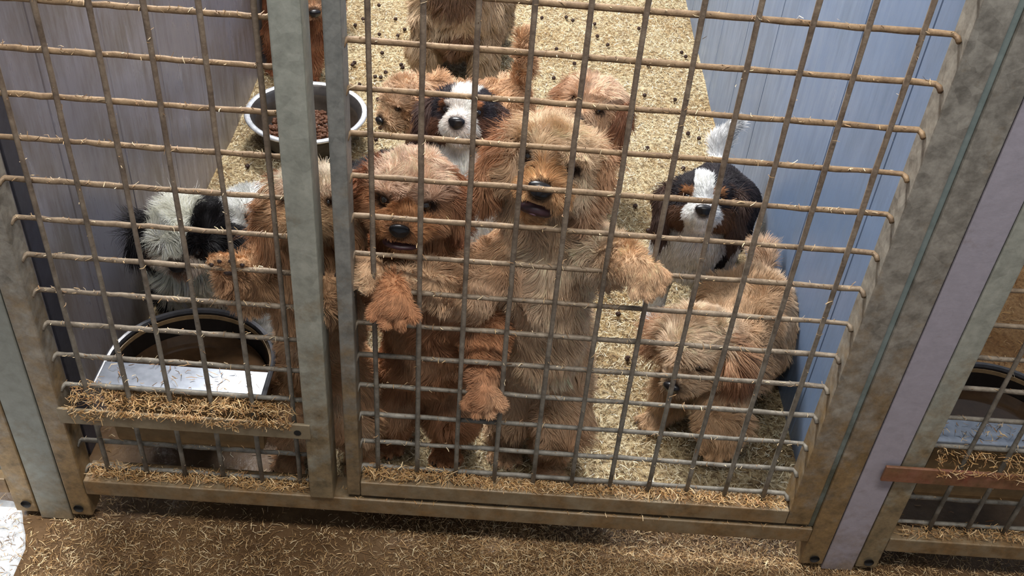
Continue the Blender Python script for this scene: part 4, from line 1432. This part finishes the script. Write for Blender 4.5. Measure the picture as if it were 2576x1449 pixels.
# --- shaggy sandy puppy at the back
d = Pup('shaggy sandy-brown puppy standing at the back of the kennel with its face out of view')
d.cap((0.030, 1.420, 0.175), (0.010, 1.290, 0.185), 0.080, 0.084, 'body', 0.036, (0, 0.3, -1))
d.cap((0.012, 1.275, 0.140), (0.010, 1.265, 0.235), 0.062, 0.062, 'front', 0.036, (0, 0, -1))
d.cap((0.010, 1.275, 0.235), (0.008, 1.275, 0.330), 0.058, 0.048, 'chest', 0.034, (0, 0, -1))
W = d.head((0.008, 1.262, 0.372), (-0.10, -0.85, 0.45), (0, 0.4, 1), 0.0500, fl=1.2, earlen=1.2)
for (x, y) in ((-0.058, 1.255), (0.072, 1.262)):
    d.limb([(x + (0.01 if x < 0 else -0.01), y + 0.02, 0.170), (x, y + 0.012, 0.085), (x, y, 0.018)], [0.038, 0.030, 0.022], 'leg', 0.028, (0, 0, -1))
    d.paw((x, y - 0.014, 0.018), (0, -1, -0.05), (0, 0, 1), 0.022)
for (x, y) in ((-0.030, 1.445), (0.085, 1.450)):
    d.limb([(x, y - 0.01, 0.160), (x, y - 0.03, 0.100), (x, y + 0.02, 0.055), (x, y, 0.018)], [0.050, 0.040, 0.028, 0.021], 'leg', 0.028, (0, 0, -1))
    d.paw((x, y - 0.014, 0.018), (0, -1, -0.05), (0, 0, 1), 0.021)
d.cap((0.032, 1.490, 0.200), (0.045, 1.560, 0.250), 0.018, 0.010, 'tail', 0.034)


def sandy(P, nm, hl, nz):
    f = solid((190, 160, 124), (218, 194, 158), (140, 102, 68), (150, 110, 76), (196, 164, 126))
    c = f(P, nm, hl, nz)
    m = (nm == 'front').astype(float) * sstep(0.055 - np.abs(P[:, 0] - 0.01), -0.01, 0.02)
    return lerpc(c, lin((112, 74, 46)), m * 0.85)


d.build(sandy, seed=111, density=14e4, thick=0.00048)

# --- red-brown puppy behind the bowl
d = Pup('red-brown puppy standing against the lilac wall behind the steel bowl')
d.cap((-0.345, 1.470, 0.185), (-0.358, 1.320, 0.190), 0.058, 0.060, 'body', 0.018, (0, 0.3, -1))
d.cap((-0.358, 1.320, 0.190), (-0.340, 1.265, 0.235), 0.056, 0.046, 'chest', 0.018, (0, 0, -1))
d.cap((-0.340, 1.270, 0.225), (-0.318, 1.235, 0.240), 0.046, 0.042, 'chest', 0.018, (0, 0, -1))
W = d.head((-0.302, 1.200, 0.240), (0.32, -0.85, -0.30), (0.05, 0.1, 1), 0.0480, fl=0.8, mlen=1.0, earlen=1.3, earspread=0.95)
for (x, y) in ((-0.392, 1.250), (-0.318, 1.235)):
    d.limb([(x + 0.01, y + 0.03, 0.180), (x, y + 0.015, 0.090), (x, y, 0.017)], [0.036, 0.027, 0.018], 'leg', 0.014, (0, 0, -1))
    d.paw((x, y - 0.012, 0.016), (0, -1, -0.05), (0, 0, 1), 0.019)
for (x, y) in ((-0.382, 1.490), (-0.308, 1.490)):
    d.limb([(x, y - 0.01, 0.170), (x, y - 0.03, 0.100), (x, y + 0.02, 0.055), (x, y, 0.017)], [0.044, 0.034, 0.022, 0.018], 'leg', 0.014, (0, 0, -1))
    d.paw((x, y - 0.012, 0.016), (0, -1, -0.05), (0, 0, 1), 0.019)
d.cap((-0.345, 1.525, 0.205), (-0.340, 1.590, 0.250), 0.015, 0.009, 'tail', 0.024)
d.build(solid((164, 102, 62), (196, 142, 98), (120, 68, 40), (112, 64, 40), (206, 160, 118)), seed=112, density=14e4, thick=0.00045, curl=0.3)
